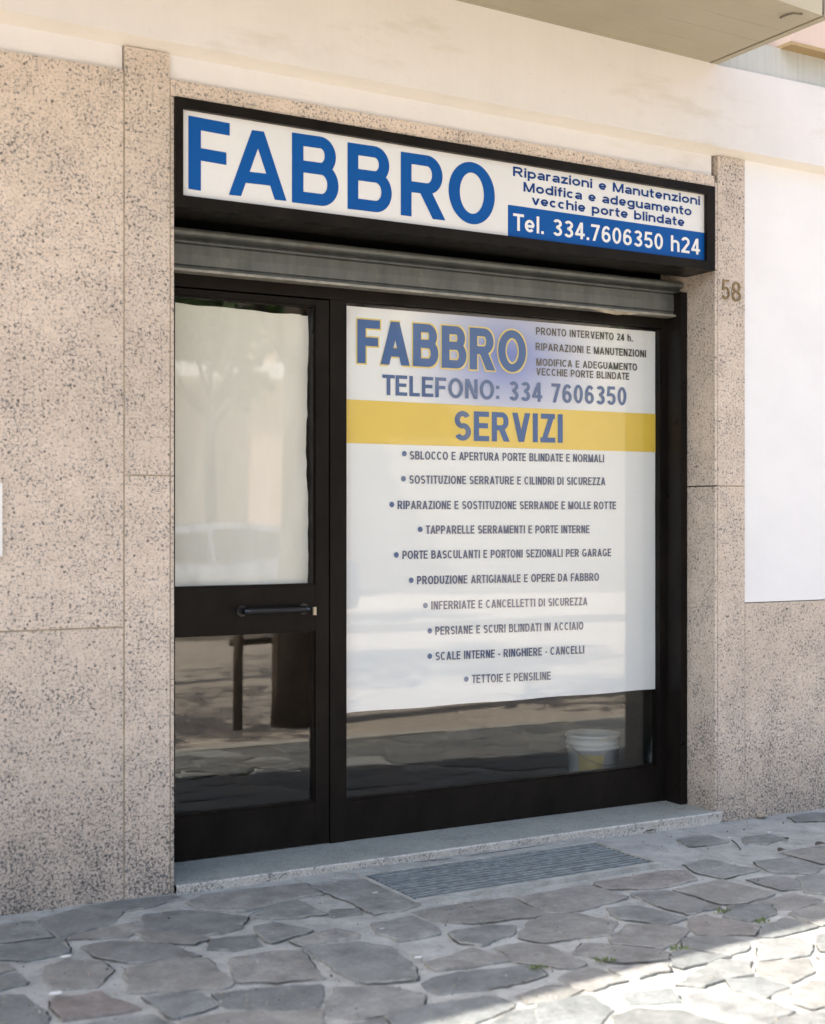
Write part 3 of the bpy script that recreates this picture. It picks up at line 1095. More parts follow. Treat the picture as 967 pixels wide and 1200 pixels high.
# plaster: recessed band, beam above it, bright wall on the right
bm = bmesh.new()
slope_box(bm, -14, 1.688, .018, .058, 3.180, 3.182, 3.31, 3.29)
slope_box(bm, 1.872, 4.60, .018, .058, 3.175, 3.133, 3.29, 3.25)
part('plaster_band', bm, MAT['plaster'])
bm = bmesh.new()
slope_box(bm, 4.801, 16, .010, .058, 1.083, 1.083, 3.25, 3.10)
part('plaster_wall', bm, MAT['plaster_right'], bevel=.002)
zb = lambda x: 3.271 - .0135 * (x - 1.9)
zs = lambda x: 3.647 - .026 * (x - 4.555)
bm = bmesh.new()
for (a, b, ta, tb) in ((-9, 4.576, zs(-9) + .05, 3.647), (4.576, 16, 3.645, 3.645)):
    # section: small lip under the beam, splayed and tinted to show bounce light
    sec = lambda x, t: [(x, .088, zb(x)), (x, .016, zb(x)), (x, -.05, zb(x) + .024), (x, -.05, t), (x, .088, t)]
    A_ = [bm.verts.new(p) for p in sec(a, ta)]
    B_ = [bm.verts.new(p) for p in sec(b, tb)]
    for i in range(5):
        j = (i + 1) % 5
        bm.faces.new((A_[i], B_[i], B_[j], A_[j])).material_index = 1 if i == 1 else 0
    bm.faces.new(A_[::-1]); bm.faces.new(B_)
bmesh.ops.recalc_face_normals(bm, faces=bm.faces)
part('plaster_beam', bm, [MAT['plaster'], MAT['lip_bounce']])
bm = bmesh.new()
box(bm, 4.577, 16, -.03, .088, 3.646, 3.80)
slope_box(bm, -14, 4.576, -.03, .088, 4.05, 3.70, 4.6, 4.6)
part('parapet_wall', bm, MAT['plaster_grey'])
x0, z0 = P(924, 48, -.30)
bm = bmesh.new()
slope_box(bm, 5.0, 16, -.10, .088, 3.815, 3.70, 6.2, 6.2)
part('upper_wall', bm, MAT['plaster_pink'])
bm = bmesh.new()
slope_box(bm, 5.0, 16, -.106, .088, 3.797, 3.682, 3.814, 3.699)
part('ledge_trim', bm, MAT['ochre'], bevel=.003)

# canopy with its drip groove near the free end; unseen front edge skewed to lay its shadow line
ye = lambda x: -1.082 + .119 * (x - .99) if x < 1.2 else -1.057 + .088 * (x - 1.2)
CXE = 4.575
def slab(bm, a, b, zl, th=.20, y1=-.052, mi=0):
    hexa(bm, [(a, ye(a), zs(a) + zl), (b, ye(b), zs(b) + zl), (b, y1, zs(b) + zl), (a, y1, zs(a) + zl),
              (a, ye(a), zs(a) + th), (b, ye(b), zs(b) + th), (b, y1, zs(b) + th), (a, y1, zs(a) + th)], mi)
bm = bmesh.new()
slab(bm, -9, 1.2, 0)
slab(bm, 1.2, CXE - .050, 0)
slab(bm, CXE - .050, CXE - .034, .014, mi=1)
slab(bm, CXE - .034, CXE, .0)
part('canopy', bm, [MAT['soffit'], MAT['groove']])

# doorstep
bm = bmesh.new()
segs = 90
def step_z(x): return .090
prev = None
for i in range(segs + 1):
    x = 1.887 + (4.634 - 1.887) * i / segs
    e = .004 * mnoise.noise(Vector((x * 9, 0, 0))) + .003 * mnoise.noise(Vector((x * 40, 3, 0)))
    chip = .006 * max(0, mnoise.noise(Vector((x * 22, 8, 0))) - .15)
    yb = .40 if x < 4.604 else -.0015
    ring = [bm.verts.new(p) for p in ((x, yb, .09), (x, -.018 + chip * 1.5, .09), (x, -.026 + e, .085 - chip), (x, -.022 + e * 1.6, .058), (x, -.020 + e, .0), (x, yb, .0))]
    if prev:
        for j in range(5):
            bm.faces.new((prev[j], prev[j + 1], ring[j + 1], ring[j])).material_index = 0 if j == 0 else 1
    prev = ring
bm.faces.new(prev).material_index = 1
part('doorstep', bm, [MAT['granite_step'], MAT['granite_edge']])

# shopfront frame
FY, FB = .315, .375      # front and back of the aluminium sections
fx = bmesh.new()
box(fx, 1.887, 4.603, FY - .005, FB, 2.437, 2.52)            # head
box(fx, 1.887, 1.925, FY - .005, FB, .0905, 2.436)           # left post
box(fx, 2.708, 2.781, FY - .004, FB, .0905, 2.436)           # mullion
box(fx, 4.540, 4.603, FY - .005, FB, .0905, 2.436)           # right post
box(fx, 4.563, 4.604, .196, FY - .006, .0905, 2.60)          # shutter guide
box(fx, 1.887, 1.925, .196, FY - .006, .0905, 2.60)
part('door_frame', fx, MAT['black'], bevel=.002)

door = bmesh.new()
box(door, 1.930, 2.002, FY, FB, .097, 2.430)
box(door, 2.640, 2.703, FY, FB, .097, 2.430)
box(door, 2.0025, 2.6395, FY + .001, FB, .097, .272)
box(door, 2.0025, 2.6395, FY + .001, FB, 1.014, 1.205)
box(door, 2.0025, 2.6395, FY + .001, FB, 2.405, 2.430)
door = part('door', door, MAT['black'], bevel=.002)
bm = bmesh.new()
# thin glazing beads
for (a, b, c, d) in ((2.002, 2.640, .272, 1.014), (2.002, 2.640, 1.205, 2.405)):
    box(bm, a, b, FY + .010, FB - .004, c, c + .008); box(bm, a, b, FY + .010, FB - .004, d - .008, d)
    box(bm, b - .008, b, FY + .0102, FB - .005, c, d); box(bm, a, a + .008, FY + .0102, FB - .005, c, d)
obj('glazing_bead', bm, MAT['black'], door)
GY = .339
for (c, d) in ((.272, 1.014), (1.205, 2.405)):
    obj('pane', B(2.004, 2.638, GY, GY + .006, c + .003, d - .003), MAT['glass'], door)
# pull handle: bar on two feet
bm = bmesh.new()
hz = 1.106
tube(bm, [(2.297, FY, hz), (2.297, FY - .035, hz), (2.30, FY - .046, hz), (2.312, FY - .052, hz + .001), (2.45, FY - .053, hz + .001), (2.566, FY - .052, hz + .001), (2.578, FY - .046, hz), (2.581, FY - .035, hz), (2.581, FY, hz)], .0135, 12)
for x in (2.297, 2.581):
    tube(bm, [(x, FY + .001, hz), (x, FY - .006, hz)], .024, 18)
obj('handle', bm, MAT['black_gloss'], door, smooth=False)
bm = bmesh.new()
box(bm, 2.626, 2.640, FY - .008, FY + .002, 1.078, 1.112)
tube(bm, [(2.633, FY - .0081, 1.100), (2.633, FY - .0095, 1.100)], .004, 10)
obj('lock', bm, MAT['brass'], door)

win = bmesh.new()
box(win, 2.7815, 2.789, FY + .001, FB, .265, 2.430)
box(win, 4.5325, 4.5395, FY + .001, FB, .265, 2.430)
box(win, 2.7815, 4.5395, FY, FB, .0905, .264)
win = part('window', win, MAT['black'], bevel=.0015)
bm = bmesh.new()
box(bm, 2.789, 4.5325, FY + .012, FB - .004, .264, .271)
obj('glazing_bead', bm, MAT['black'], win)
obj('pane', B(2.788, 4.534, GY, GY + .006, .266, 2.434), MAT['glass'], win)

# roller shutter, wound up: bottom bar and last slat show under the sign
bm = bmesh.new()
def prof_sweep(bm, prof, x0, x1, dz=-.004, mi=0):
    a = [bm.verts.new((x0, y, z)) for y, z in prof]
    b = [bm.verts.new((x1, y, z + dz)) for y, z in prof]
    for i in range(len(prof) - 1):
        bm.faces.new((a[i], b[i], b[i + 1], a[i + 1])).material_index = mi
ZS = 2.487
curl = []
for k in range(13):
    t = math.pi * (-.5 + k / 12)
    curl.append((.238 - .016 * math.cos(t), ZS + .158 + .016 * math.sin(t)))
prof_sweep(bm, [(.30, ZS + .10), (.262, ZS + .125)] + [(.262, ZS + .138)] + curl + [(.30, ZS + .178)], 1.887, 4.605)
prof_sweep(bm, [(.258, ZS + .142), (.243, ZS + .128), (.238, ZS + .123), (.243, ZS + .117), (.256, ZS + .114)], 1.887, 4.605)
prof_sweep(bm, [(.256, ZS + .114), (.249, ZS + .110), (.247, ZS + .070), (.248, ZS + .030), (.256, ZS + .026)], 1.887, 4.605)
prof_sweep(bm, [(.256, ZS + .026), (.250, ZS + .023), (.248, ZS + .012)], 1.887, 4.605)
shut = part('roller_shutter', bm, MAT['galv'])
bm = bmesh.new()
slope_box(bm, 1.887, 4.605, .232, .30, ZS, ZS - .004, ZS + .0105, ZS + .0065)
obj('bottom_bar', bm, MAT['galv_lip'], shut, bevel=.003)
bm = bmesh.new()
random.seed(3)
pv = None
for i in range(26):                                            # torn strip of old tape under the bar
    x = 4.05 + .42 * i / 25
    d = .016 * math.sin(math.pi * min(1, i / 18)) * (1 + .5 * mnoise.noise(Vector((x * 14, 0, 0))))
    cur = (bm.verts.new((x, .2325, ZS - .003)), bm.verts.new((x, .235, ZS - .003 - max(.001, d))))
    if pv: bm.faces.new((pv[0], pv[1], cur[1], cur[0]))
    pv = cur
obj('tape_strip', bm, MAT['joint'], shut)

# ================================================================== SIGN BOX
sg = thing('shop_sign', 'long light box sign in black frame above the shutter, big blue FABBRO lettering', 'sign', (0, 0, 0))
SY = -.012
def sz(x, a, b): return a + (b - a) * (x - 1.877) / (4.594 - 1.877)
TL, TR, BL, BR = 3.108, 3.079, 2.688, 2.675
fw = .043
bm = bmesh.new()
X0, X1 = 1.888, 4.598
def rail(x0, x1, zb0, zb1, zt0, zt1, y0=SY, y1=.20): slope_box(bm, x0, x1, y0, y1, zb0, zb1, zt0, zt1)
rail(X0, X1, TL - fw, TR - fw, TL - .002, TR - .002)
rail(X0, X1, BL, BR, BL + fw, BR + fw)
rail(X0, X0 + .031, BL + fw, sz(X0 + .031, BL, BR) + fw, TL - fw, sz(X0 + .031, TL, TR) - fw)
rail(X1 - .050, X1, sz(X1 - .05, BL, BR) + fw, BR + fw, sz(X1 - .05, TL, TR) - fw, TR - fw)
rail(X0 + .02, X1 - .02, BL + .02, BR + .02, TL - .02, TR - .02, .06, .19)
obj('frame', bm, MAT['black'], sg, bevel=.003)
fy = .010
bm = bmesh.new()
slope_box(bm, X0 + .03, X1 - .049, fy, fy + .004, BL + fw - .002, BR + fw - .002, TL - fw + .002, TR - fw + .002)
face = obj('face_panel', bm, MAT['sign_face'], sg)
ly = fy - .0015
BW = .19
for ch, l, r_, cap, w_ in (('F', (220.8, 221.2), (269.3, 229.0), 86.0, .182), ('A', (268.3, 228.2), (335.8, 235.4), 79.5, .182),
                           ('B', (342.2, 237.0), (396.8, 243.6), 82.0, .182), ('B', (407.4, 244.6), (459.2, 250.8), 78.0, .182),
                           ('R', (469.8, 252.0), (521.5, 258.3), 74.5, .195), ('O', (525.8, 258.0), (580.0, 265.8), 72.0, .215)):
    x0, z0 = P(l[0], l[1], ly); x1, z1 = P(r_[0], r_[1], ly)
    _, zt_ = P(l[0], l[1] - cap, ly)
    Wd = {'F': .75, 'A': .98, 'B': .88, 'R': .92, 'O': 1.04}[ch]
    lettering(ch, x0, x1, z0, z1, zt_ - z0, ly, w_, MAT['sign_blue'], face, h=.172, gap=.1)
for s_, l, r_, cap in (('Riparazioni e Manutenzioni', (601.4, 206.0), (820.4, 240.4), 11.2),
                       ('Modifica e adeguamento', (613.6, 224.2), (810.5, 252.8), 11.2),
                       ('vecchie porte blindate', (623.5, 239.6), (802.2, 265.4), 11.2)):
    text_px(s_, l, r_, ly, cap=cap, w=.255, h=.20, mat=MAT['sign_navy'], parent=face, gap=.12)
xa, za = P(595.3, 239.8, fy); xb, zb_ = P(825.7, 272.8, fy)
_, zc = P(595.3, 277.5, fy)
bm = bmesh.new()
slope_box(bm, xa, X1 - .0495, fy - .0012, fy + .001, zc, sz(X1 - .05, BL, BR) + fw - .0005, za, zb_)
bp = obj('blue_panel', bm, MAT['sign_blue'], sg)
text_px('Tel. 334.7606350 h24', (601.4, 269.6), (820.4, 298.6), fy - .0025, cap=20.0, w=.19, h=.16, mat=MAT['sign_white'], parent=bp, gap=.15)

# ================================================================== HOUSE NUMBER
hn = thing('house_number', 'small bronze house number 58 on the right granite pilaster', 'house number', (4.645, 0, 2.54))
def digit(ch, x0, x1, z0, cap):
    q, W = glyph(ch, .13, .085)
    bm = bmesh.new()
    for n, poly in enumerate(q):
        vv = [bm.verts.new((x0 + px / W * (x1 - x0) - 4.645, -.006 - .00005 * (n % 9), z0 + pz * cap - 2.54)) for px, pz in poly]
        a = sum(vv[i].co.x * vv[(i + 1) % 4].co.z - vv[(i + 1) % 4].co.x * vv[i].co.z for i in range(4))
        f = bm.faces.new(vv if a > 0 else vv[::-1])
    r_ = bmesh.ops.extrude_face_region(bm, geom=bm.faces[:])
    for v in r_['geom']:
        if isinstance(v, bmesh.types.BMVert): v.co.y = .001
    obj('digit', bm, MAT['digit'], hn)
digit('5', 4.648, 4.697, 2.545, .095)
digit('8', 4.713, 4.768, 2.540, .095)

# ================================================================== POSTER in the window
po = thing('poster', 'tall white printed poster behind the window glass listing locksmith services', 'poster', (0, 0, 0))
PYY = .350
bm = bmesh.new()
nx, nz = 24, 24
pg = [[bm.verts.new((2.789 + (4.530 - 2.789) * i / nx, PYY + .0012 * mnoise.noise(Vector((i * .3, j * .3, 2))), .642 + (2.421 - .642) * j / nz + (.002 * math.sin(i * .9) if j == 0 else 0))) for i in range(nx + 1)] for j in range(nz + 1)]
for j in range(nz):
    for i in range(nx):
        bm.faces.new((pg[j][i], pg[j][i + 1], pg[j + 1][i + 1], pg[j + 1][i]))
sheet = obj('sheet', bm, MAT['poster'], po, smooth=True)
_, y_t = P(406, 468, PYY); _, y_b = P(406, 519, PYY)
obj('yellow_band', B(2.7895, 4.5298, PYY - .0028, PYY - .0016, y_b, y_t), MAT['poster_yellow'], po)
PL = PYY - .0034
for grow, mat, dy in ((.0062, MAT['poster_gold'], 0), (0, MAT['poster_blue'], -.0016)):
    text_px('FABBRO', (418.8, 425.2), (616.5, 436.5), PL + dy, cap=51.5, w=.215, h=.195, mat=mat, parent=sheet, gap=.115, grow=grow)
text_px('TELEFONO: 334 7606350', (448.2, 462.7), (734.2, 475.4), PL, cap=24.0, w=.205, h=.17, mat=MAT['poster_blue'], parent=sheet, gap=.14)
text_px('SERVIZI', (532.5, 516.2), (659.5, 519.0), PL - .001, cap=35.0, w=.21, h=.175, mat=MAT['poster_blue'], parent=sheet, gap=.14)
for s_, l, r_, cap in (('PRONTO INTERVENTO 24 h.', (628.2, 392.0), (741.7, 400.2), 8.8),
                       ('RIPARAZIONI E MANUTENZIONI', (627.8, 410.2), (757.3, 418.8), 8.8),
                       ('MODIFICA E ADEGUAMENTO', (628.6, 428.4), (746.8, 434.4), 8.6),
                       ('VECCHIE PORTE BLINDATE', (628.6, 439.6), (737.4, 445.2), 8.6)):
    text_px(s_, l, r_, PL, cap=cap, w=.20, h=.17, mat=MAT['poster_black'], parent=sheet, gap=.17)
LIST = [('SBLOCCO E APERTURA PORTE BLINDATE E NORMALI', 480.3, 708, 474, 531.5, 538.4, 541.8),
        ('SOSTITUZIONE SERRATURE E CILINDRI DI SICUREZZA', 479.7, 709.5, 473, 561, 566.8, 568.6),
        ('RIPARAZIONE E SOSTITUZIONE SERRANDE E MOLLE ROTTE', 466, 722, 459.3, 591.3, 596.6, 596.8),
        ('TAPPARELLE SERRAMENTI E PORTE INTERNE', 499.2, 691, 492.6, 620.2, 625.6, 624.8),
        ('PORTE BASCULANTI E PORTONI SEZIONALI PER GARAGE', 471.6, 716.3, 464.6, 650.3, 655.2, 652.0),
        ('PRODUZIONE ARTIGIANALE E OPERE DA FABBRO', 488.8, 702, 482, 680, 684.9, 680.6),
        ('INFERRIATE E CANCELLETTI DI SICUREZZA', 505.5, 688.5, 498.7, 709.5, 714.4, 709.2),
        ('PERSIANE E SCURI BLINDATI IN ACCIAIO', 510.2, 683.8, 503.8, 739.3, 744.2, 737.8),
        ('SCALE INTERNE - RINGHIERE - CANCELLI', 510.4, 684.8, 503.8, 769, 774.0, 765.8),
        ('TETTOIE E PENSILINE', 553, 645.6, 546.6, 796, 800.8, 796.6)]
for s_, u0, u1, ub, vb, v0, v1 in LIST:
    text_px(s_, (u0, v0), (u1, v1), PL, cap=9.9, w=.20, h=.165, mat=MAT['poster_navy'], parent=sheet, gap=.15)
    bx, bz = P(ub, vb, PL)
    bm = bmesh.new()
    bm.faces.new([bm.verts.new((bx + .0125 * math.cos(-t * math.tau / 18), PL, bz + .0125 * math.sin(-t * math.tau / 18))) for t in range(18)][::-1])
    obj('bullet', bm, MAT['poster_blue'], sheet)

# ================================================================== PAPER on the door pane
bm = bmesh.new()
nx, nz = 52, 60
pg = []
for j in range(nz + 1):
    row = []
    for i in range(nx + 1):
        u, v = i / nx, j / nz
        zt_ = 2.378 + .008 * mnoise.noise(Vector((u * 6, 4, 0))) - .016 * max(0, u - .8) * 5 * abs(mnoise.noise(Vector((u * 16, 1, 0)))) - .012 * u
        xr = 2.628 + .008 * mnoise.noise(Vector((v * 5, 7, 0))) + .004 * mnoise.noise(Vector((v * 23, 9, 0))) - (.004 if .35 < v < .62 else 0)
        y = .351 + .017 * (1 + mnoise.noise(Vector((u * 4.2 - v * 2.2, v * 1.0, 5)))) + .004 * mnoise.noise(Vector((u * 11 - v * 5, v * 2.2, 8)))
        row.append(bm.verts.new((1.95 + (xr - 1.95) * u, y, 1.196 + (zt_ - 1.196) * v)))
    pg.append(row)
for j in range(nz):
    for i in range(nx):
        bm.faces.new((pg[j][i], pg[j][i + 1], pg[j + 1][i + 1], pg[j + 1][i]))
tag(obj('backing_paper', bm, MAT['paper'], smooth=True), 'creased white paper covering the upper glass of the door', 'paper')

# ================================================================== FOOT GRATE
gx0, gy0 = G(434, 1030, .055); gx1, gy1 = G(768, 1013, .05)
cz = gz(3.3)
fg = thing('foot_grate', 'ribbed grey metal foot grate set in the paving before the doorstep', 'grate', (0, 0, cz))
bm = bmesh.new()
A0 = G(434, 1029, .056); B0 = G(690, 988, .05); C0 = G(768, 1013, .05); D0 = G(485, 1056, .056)
ax0 = (A0[0] + D0[0]) / 2; ax1 = (B0[0] + C0[0]) / 2
ay1 = (A0[1] + B0[1]) / 2; ay0 = (C0[1] + D0[1]) / 2
box(bm, ax0, ax1, ay0, ay1, .001, .0045)
obj('tray', bm, MAT['grate_pit'], fg)
bm = bmesh.new()
nb = 13
for i in range(nb):
    y = ay0 + .008 + (ay1 - ay0 - .016) * i / (nb - 1)
    x = ax0 + .01
    while x < ax1 - .02:
        L = ax1 - .01 - x
        o = random.uniform(-.0008, .0008)
        box(bm, x, x + L - .002, y - .0080 + o, y + .0080 + o, .0046, .0095 + random.uniform(-.001, .001))
        x += L
obj('bars', bm, MAT['grate'], fg, bevel=.001)
bm = bmesh.new()
box(bm, ax0 - .018, ax1 + .018, ay0 - .03, ay0, -.01, .0115)
box(bm, ax0 - .018, ax1 + .018, ay1, ay1 + .025, -.01, .0125)
box(bm, ax0 - .018, ax0, ay0 + .0002, ay1 - .0002, -.01, .0105)
box(bm, ax1, ax1 + .016, ay0 + .0002, ay1 - .0002, -.01, .0135)
obj('mortar_rim', bm, MAT['mortar'], fg, bevel=.003)
bm = bmesh.new()                                              # strip of mortar between grate and step
box(bm, ax0 - .25, ax1 + .05, ay1 + .0255, -.018, -.02, .008)
o = obj('mortar_strip', bm, MAT['mortar'], fg, bevel=.003)
bm = bmesh.new()
for (u0, v0, u1, v1) in ((484, 1013, 530, 1008), (545, 1006, 640, 992)):
    p0, p1 = G(u0, v0, cz), G(u1, v1, cz)
    pv = None
    for i in range(20):
        t = i / 19
        x, y = p0[0] + (p1[0] - p0[0]) * t, p0[1] + (p1[1] - p0[1]) * t + .003 * mnoise.noise(Vector((t * 9, u0, 0)))
        wd = .007 * max(0, math.sin(math.pi * t)) ** .5 + .0005
        cur = (bm.verts.new((x, y - wd, .0086)), bm.verts.new((x, y + wd * .3, .0086)))
        if pv: bm.faces.new((pv[0], cur[0], cur[1], pv[1]))
        pv = cur
obj('crack', bm, MAT['crack'], fg)

# ================================================================== SMALL THINGS outside
def weed(u, v, label, r=.022, n=26):
    x, y = G(u, v, .05)
    bm = bmesh.new()
    for _ in range(n):
        a = random.uniform(0, math.tau); d = r * random.random() ** .6
        bx, by = 1.6 * d * math.cos(a), .8 * d * math.sin(a)
        t = random.uniform(0, math.tau); L = random.uniform(.008, .018)
        up = random.uniform(.004, .020)
        dx, dy = math.cos(t) * L, math.sin(t) * L
        v_ = [bm.verts.new(p) for p in ((bx, by, .001), (bx + dx * .5 - dy * .3, by + dy * .5 + dx * .3, up * .7), (bx + dx, by + dy, up), (bx + dx * .5 + dy * .3, by + dy * .5 - dx * .3, up * .7))]
        bm.faces.new(v_)
    o = obj('weed', bm, MAT['weed'])
    o.location = (x, y, gz(x) - .001)
    tag(o, label, 'weed', 'weeds in the paving joints')
weed(709, 1129, 'small green weed in a joint between grey stones left of the sun patch')
weed(797, 1114, 'green weed at a paving crack just above the sunlit edge', .024)
weed(848, 1068, 'green weed tuft in the joint farthest from the sunlit corner', .022)
weed(893, 1080, 'mossy weed between two stones near the right edge of the paving', .024)
weed(629, 1138, 'thin green weed near the middle of the paving foreground', .02, 30)

def leaf(u, v, L, rz, mat, label, name='fallen_leaf'):
    x, y = G(u, v, .045)
    bm = bmesh.new()
    n = 9
    top = [(L * t / n, .34 * L * math.sin(math.pi * (t / n) ** .8), .004 + .010 * math.sin(math.pi * t / n)) for t in range(n + 1)]
    mid = [bm.verts.new((p[0], 0, .002 + .006 * math.sin(math.pi * i / n))) for i, p in enumerate(top)]
    a = [bm.verts.new(p) for p in top]
    b = [bm.verts.new((p[0], -p[1] * .9, p[2] * .7)) for p in top]
    for i in range(n):
        bm.faces.new((mid[i], mid[i + 1], a[i + 1], a[i])); bm.faces.new((b[i], b[i + 1], mid[i + 1], mid[i]))
    bmesh.ops.remove_doubles(bm, verts=bm.verts, dist=.0002)
    o = obj(name, bm, mat)
    o.location = (x, y, gz(x) + .002)
    o.rotation_euler = (0, 0, rz)
    tag(o, label, 'leaf', 'fallen leaves on the paving')
leaf(890, 957, .075, .4, MAT['dry_leaf'], 'pale dry leaf against the foot of the right granite wall')
leaf(923, 984, .045, 1.2, MAT['dark_leaf'], 'dark curled leaf lying alone on pale mortar near the right edge')
leaf(912, 998, .05, .1, MAT['dark_leaf'], 'dark leaf right of the grate, nearest to the weeds')
leaf(955, 990, .06, -.3, MAT['dark_leaf'], 'flat dark leaf at the far right of the paving')
leaf(757, 975, .07, .2, MAT['dark_leaf'], 'thin dark leaf below the right end of the doorstep')
# stick
bm = bmesh.new()
x0, y0 = G(858, 985, .045); x1, y1 = G(868, 996, .045)
tube(bm, [(x0, y0, gz(x0) + .005), ((x0 + x1) / 2 + .004, (y0 + y1) / 2, gz(x0) + .008), (x1, y1, gz(x1) + .005)], .003, 6)
tag(obj('twig', bm, MAT['dark_leaf']), 'short dark twig on pale mortar right of the doorstep', 'twig')
# hook under the canopy
hp = []
for (u, v, dz) in ((914, 21, .012), (918, 19, .006), (923, 17, .004), (930, 15.5, .004), (940, 16.5, .004)):
    hx, hy = G(u, v, 3.64)
    hx, hy = G(u, v, zs(hx) - dz)
    hp.append((hx, hy, zs(hx) - dz))
bm = bmesh.new()
tube(bm, hp, .0045, 8)
tag(obj('wire_hook', bm, MAT['wire'], smooth=True), 'small bent wire hook under the cream canopy at upper right', 'hook')
# plate at the left picture edge
xl, zl = P(1.8, 566); _, zl2 = P(1.8, 652)
bm = B(xl - .16, xl, -.014, 0.0005, zl2, zl)
tag(obj('wall_plate', bm, MAT['slab_white'], bevel=.003), 'edge of a white wall plate fixed to the left granite wall', 'plate')

# ================================================================== INSIDE THE SHOP
bk = thing('bucket', 'white plastic bucket with yellow label inside the window at lower right', 'bucket', (4.48, .80, .07))
bk.scale = (.97, .97, .94)
bm = bmesh.new()
lathe(bm, [(0.0005, .004), (.112, .0), (.118, .006), (.134, .235), (.140, .238), (.140, .245), (.135, .247), (.136, .262), (.143, .265), (.143, .272), (.137, .274), (.139, .300), (.147, .303), (.147, .316), (.143, .320), (.137, .316), (.118, .02), (.0005, .015)], 40)
obj('body', bm, MAT['bucket'], bk, smooth=True)
bm = bmesh.new()
prev = None
for i in range(14):
    a = R(200 + 60 * i / 13)
    cur = [bm.verts.new(((r_ + .0015) * math.cos(a), (r_ + .0015) * math.sin(a), z)) for r_, z in ((.1185, .02), (.1275, .14), (.1325, .215))]
    if prev:
        for j in range(2): bm.faces.new((prev[j], cur[j], cur[j + 1], prev[j + 1]))
    prev = cur
obj('label_sticker', bm, MAT['bucket_label'], bk, smooth=True)
bm = bmesh.new()
tube(bm, [(.148 * math.cos(R(a)), .148 * math.sin(R(a)) - .006, .262 - .10 * math.sin(R((a - 180)))) for a in range(180, 361, 12)], .0025, 6)
obj('handle', bm, MAT['wire'], bk)
bt = thing('bottle', 'dark plastic bottle standing inside the window beside the bucket', 'bottle', (4.765, .66, .07))
bm = bmesh.new()
lathe(bm, [(.0005, 0), (.036, .0), (.04, .01), (.04, .17), (.03, .205), (.014, .225), (.014, .25)], 20)
obj('body', bm, MAT['bottle'], bt, smooth=True)
bm = bmesh.new()
lathe(bm, [(.017, .25), (.017, .275), (.0005, .277)], 16)
obj('cap', bm, MAT['bottle'], bt)
# ================================================================== ACROSS THE STREET (seen only as reflections; one tree added unseen for shade)
def tree(x, y, h, cr, cz_, label, n=2600, seed=1, lean=0.0, leaf=.11, tr=.11):
    rs = random.Random(seed)
    t = thing('street_tree', label, 'tree', (x, y, -.02), 0, 'street trees across from the shop')
    bm = bmesh.new()
    top = h * .62
    tube(bm, [(0, 0, 0), (.02 + lean * .3, .01, top * .4), (lean * .7, -.02, top * .75), (lean, .03, top)], [tr * 1.25, tr, tr * .85, tr * .6], 10)
    tips = []
    for k in range(9):
        a = k * 2.4 + rs.uniform(-.3, .3)
        zb0 = top * rs.uniform(.62, 1.0)
        L = cr * rs.uniform(.55, .95)
        p0 = Vector((lean * zb0 / top, 0, zb0))
        p1 = p0 + Vector((math.cos(a) * L * .5, math.sin(a) * L * .5, L * .45))
        p2 = p1 + Vector((math.cos(a + .3) * L * .4, math.sin(a + .3) * L * .4, L * .35))
        tube(bm, [p0, p1, p2], [tr * .5, tr * .3, .012], 6)
        tips += [p1, p2]
    obj('trunk', bm, MAT['bark'], t, smooth=True)
    bm = bmesh.new()
    cl = []
    for k in range(34):
        a = rs.uniform(0, math.tau); b = rs.uniform(-1, 1); d = cr * rs.uniform(.3, 1.0)
        cl.append((Vector((math.cos(a) * math.sqrt(1 - b * b) * d + lean, math.sin(a) * math.sqrt(1 - b * b) * d, cz_ + b * d * .72)), cr * rs.uniform(.16, .36)))
    for _ in range(n):
        c, r_ = rs.choice(cl)
        while True:
            p = Vector((rs.uniform(-1, 1), rs.uniform(-1, 1), rs.uniform(-1, 1)))
            if p.length < 1: break
        p = c + p * r_
        d = Vector((rs.gauss(0, 1), rs.gauss(0, 1), rs.gauss(0, .7))).normalized()
        e = d.cross(Vector((rs.gauss(0, 1), rs.gauss(0, 1), rs.gauss(0, 1)))).normalized()
        L = leaf * rs.uniform(.6, 1.3)
        bm.faces.new([bm.verts.new(q) for q in (p, p + d * L * .5 + e * L * .32, p + d * L, p + d * L * .5 - e * L * .32)])
    obj('crown', bm, MAT['leaf'], t)
    return t


tree(-1.9, -4.1, 8.2, 1.95, 6.5, 'street tree nearest the camera, just left of it on the kerb', 5200, 4, leaf=.13)
tree(4.35, -3.55, 6.6, 1.5, 5.0, 'young street tree beside its wooden stake frame, mirrored in the lower door glass', 3000, 9, .1, tr=.13)
tree(3.0, -6.3, 8.2, 2.2, 6.1, 'tall street tree added unseen behind the camera to shade the forecourt', 5200, 17, leaf=.14)  # added out of view; its shadow dims the mirrored ground
tree(10.2, -3.9, 7.0, 1.7, 5.2, 'street tree by the kerb farther right of the staked tree', 2600, 12)
tree(3.2, -12.6, 8.5, 2.4, 6.0, 'tree on the far side left of the silver parked car', 3400, 21, leaf=.17)
tree(7.45, -13.0, 6.0, 1.35, 4.3, 'tree on the far side in front of the salmon building', 2200, 33, leaf=.17, tr=.09)
tree(16.5, -12.9, 8.5, 2.6, 6.0, 'tree on the far side right of the white parked car', 3600, 35, leaf=.17)
tree(24.5, -13.2, 8.0, 2.4, 5.8, 'tree on the far side at the right end of the row', 2600, 37, leaf=.18)

sf = thing('stake_frame', 'wooden tree stake frame with one crossbar beside the young street tree', 'stakes', (3.92, -3.55, -.02))
for dx in (0, .30):
    bm = bmesh.new()
    tube(bm, [(dx, 0, 0), (dx + .01, .01, 1.05)], .036, 10)
    obj('post', bm, MAT['timber'], sf)
bm = bmesh.new()
tube(bm, [(-.04, -.045, .62), (.36, -.045, .63)], .025, 8)
obj('crossbar', bm, MAT['timber'], sf)


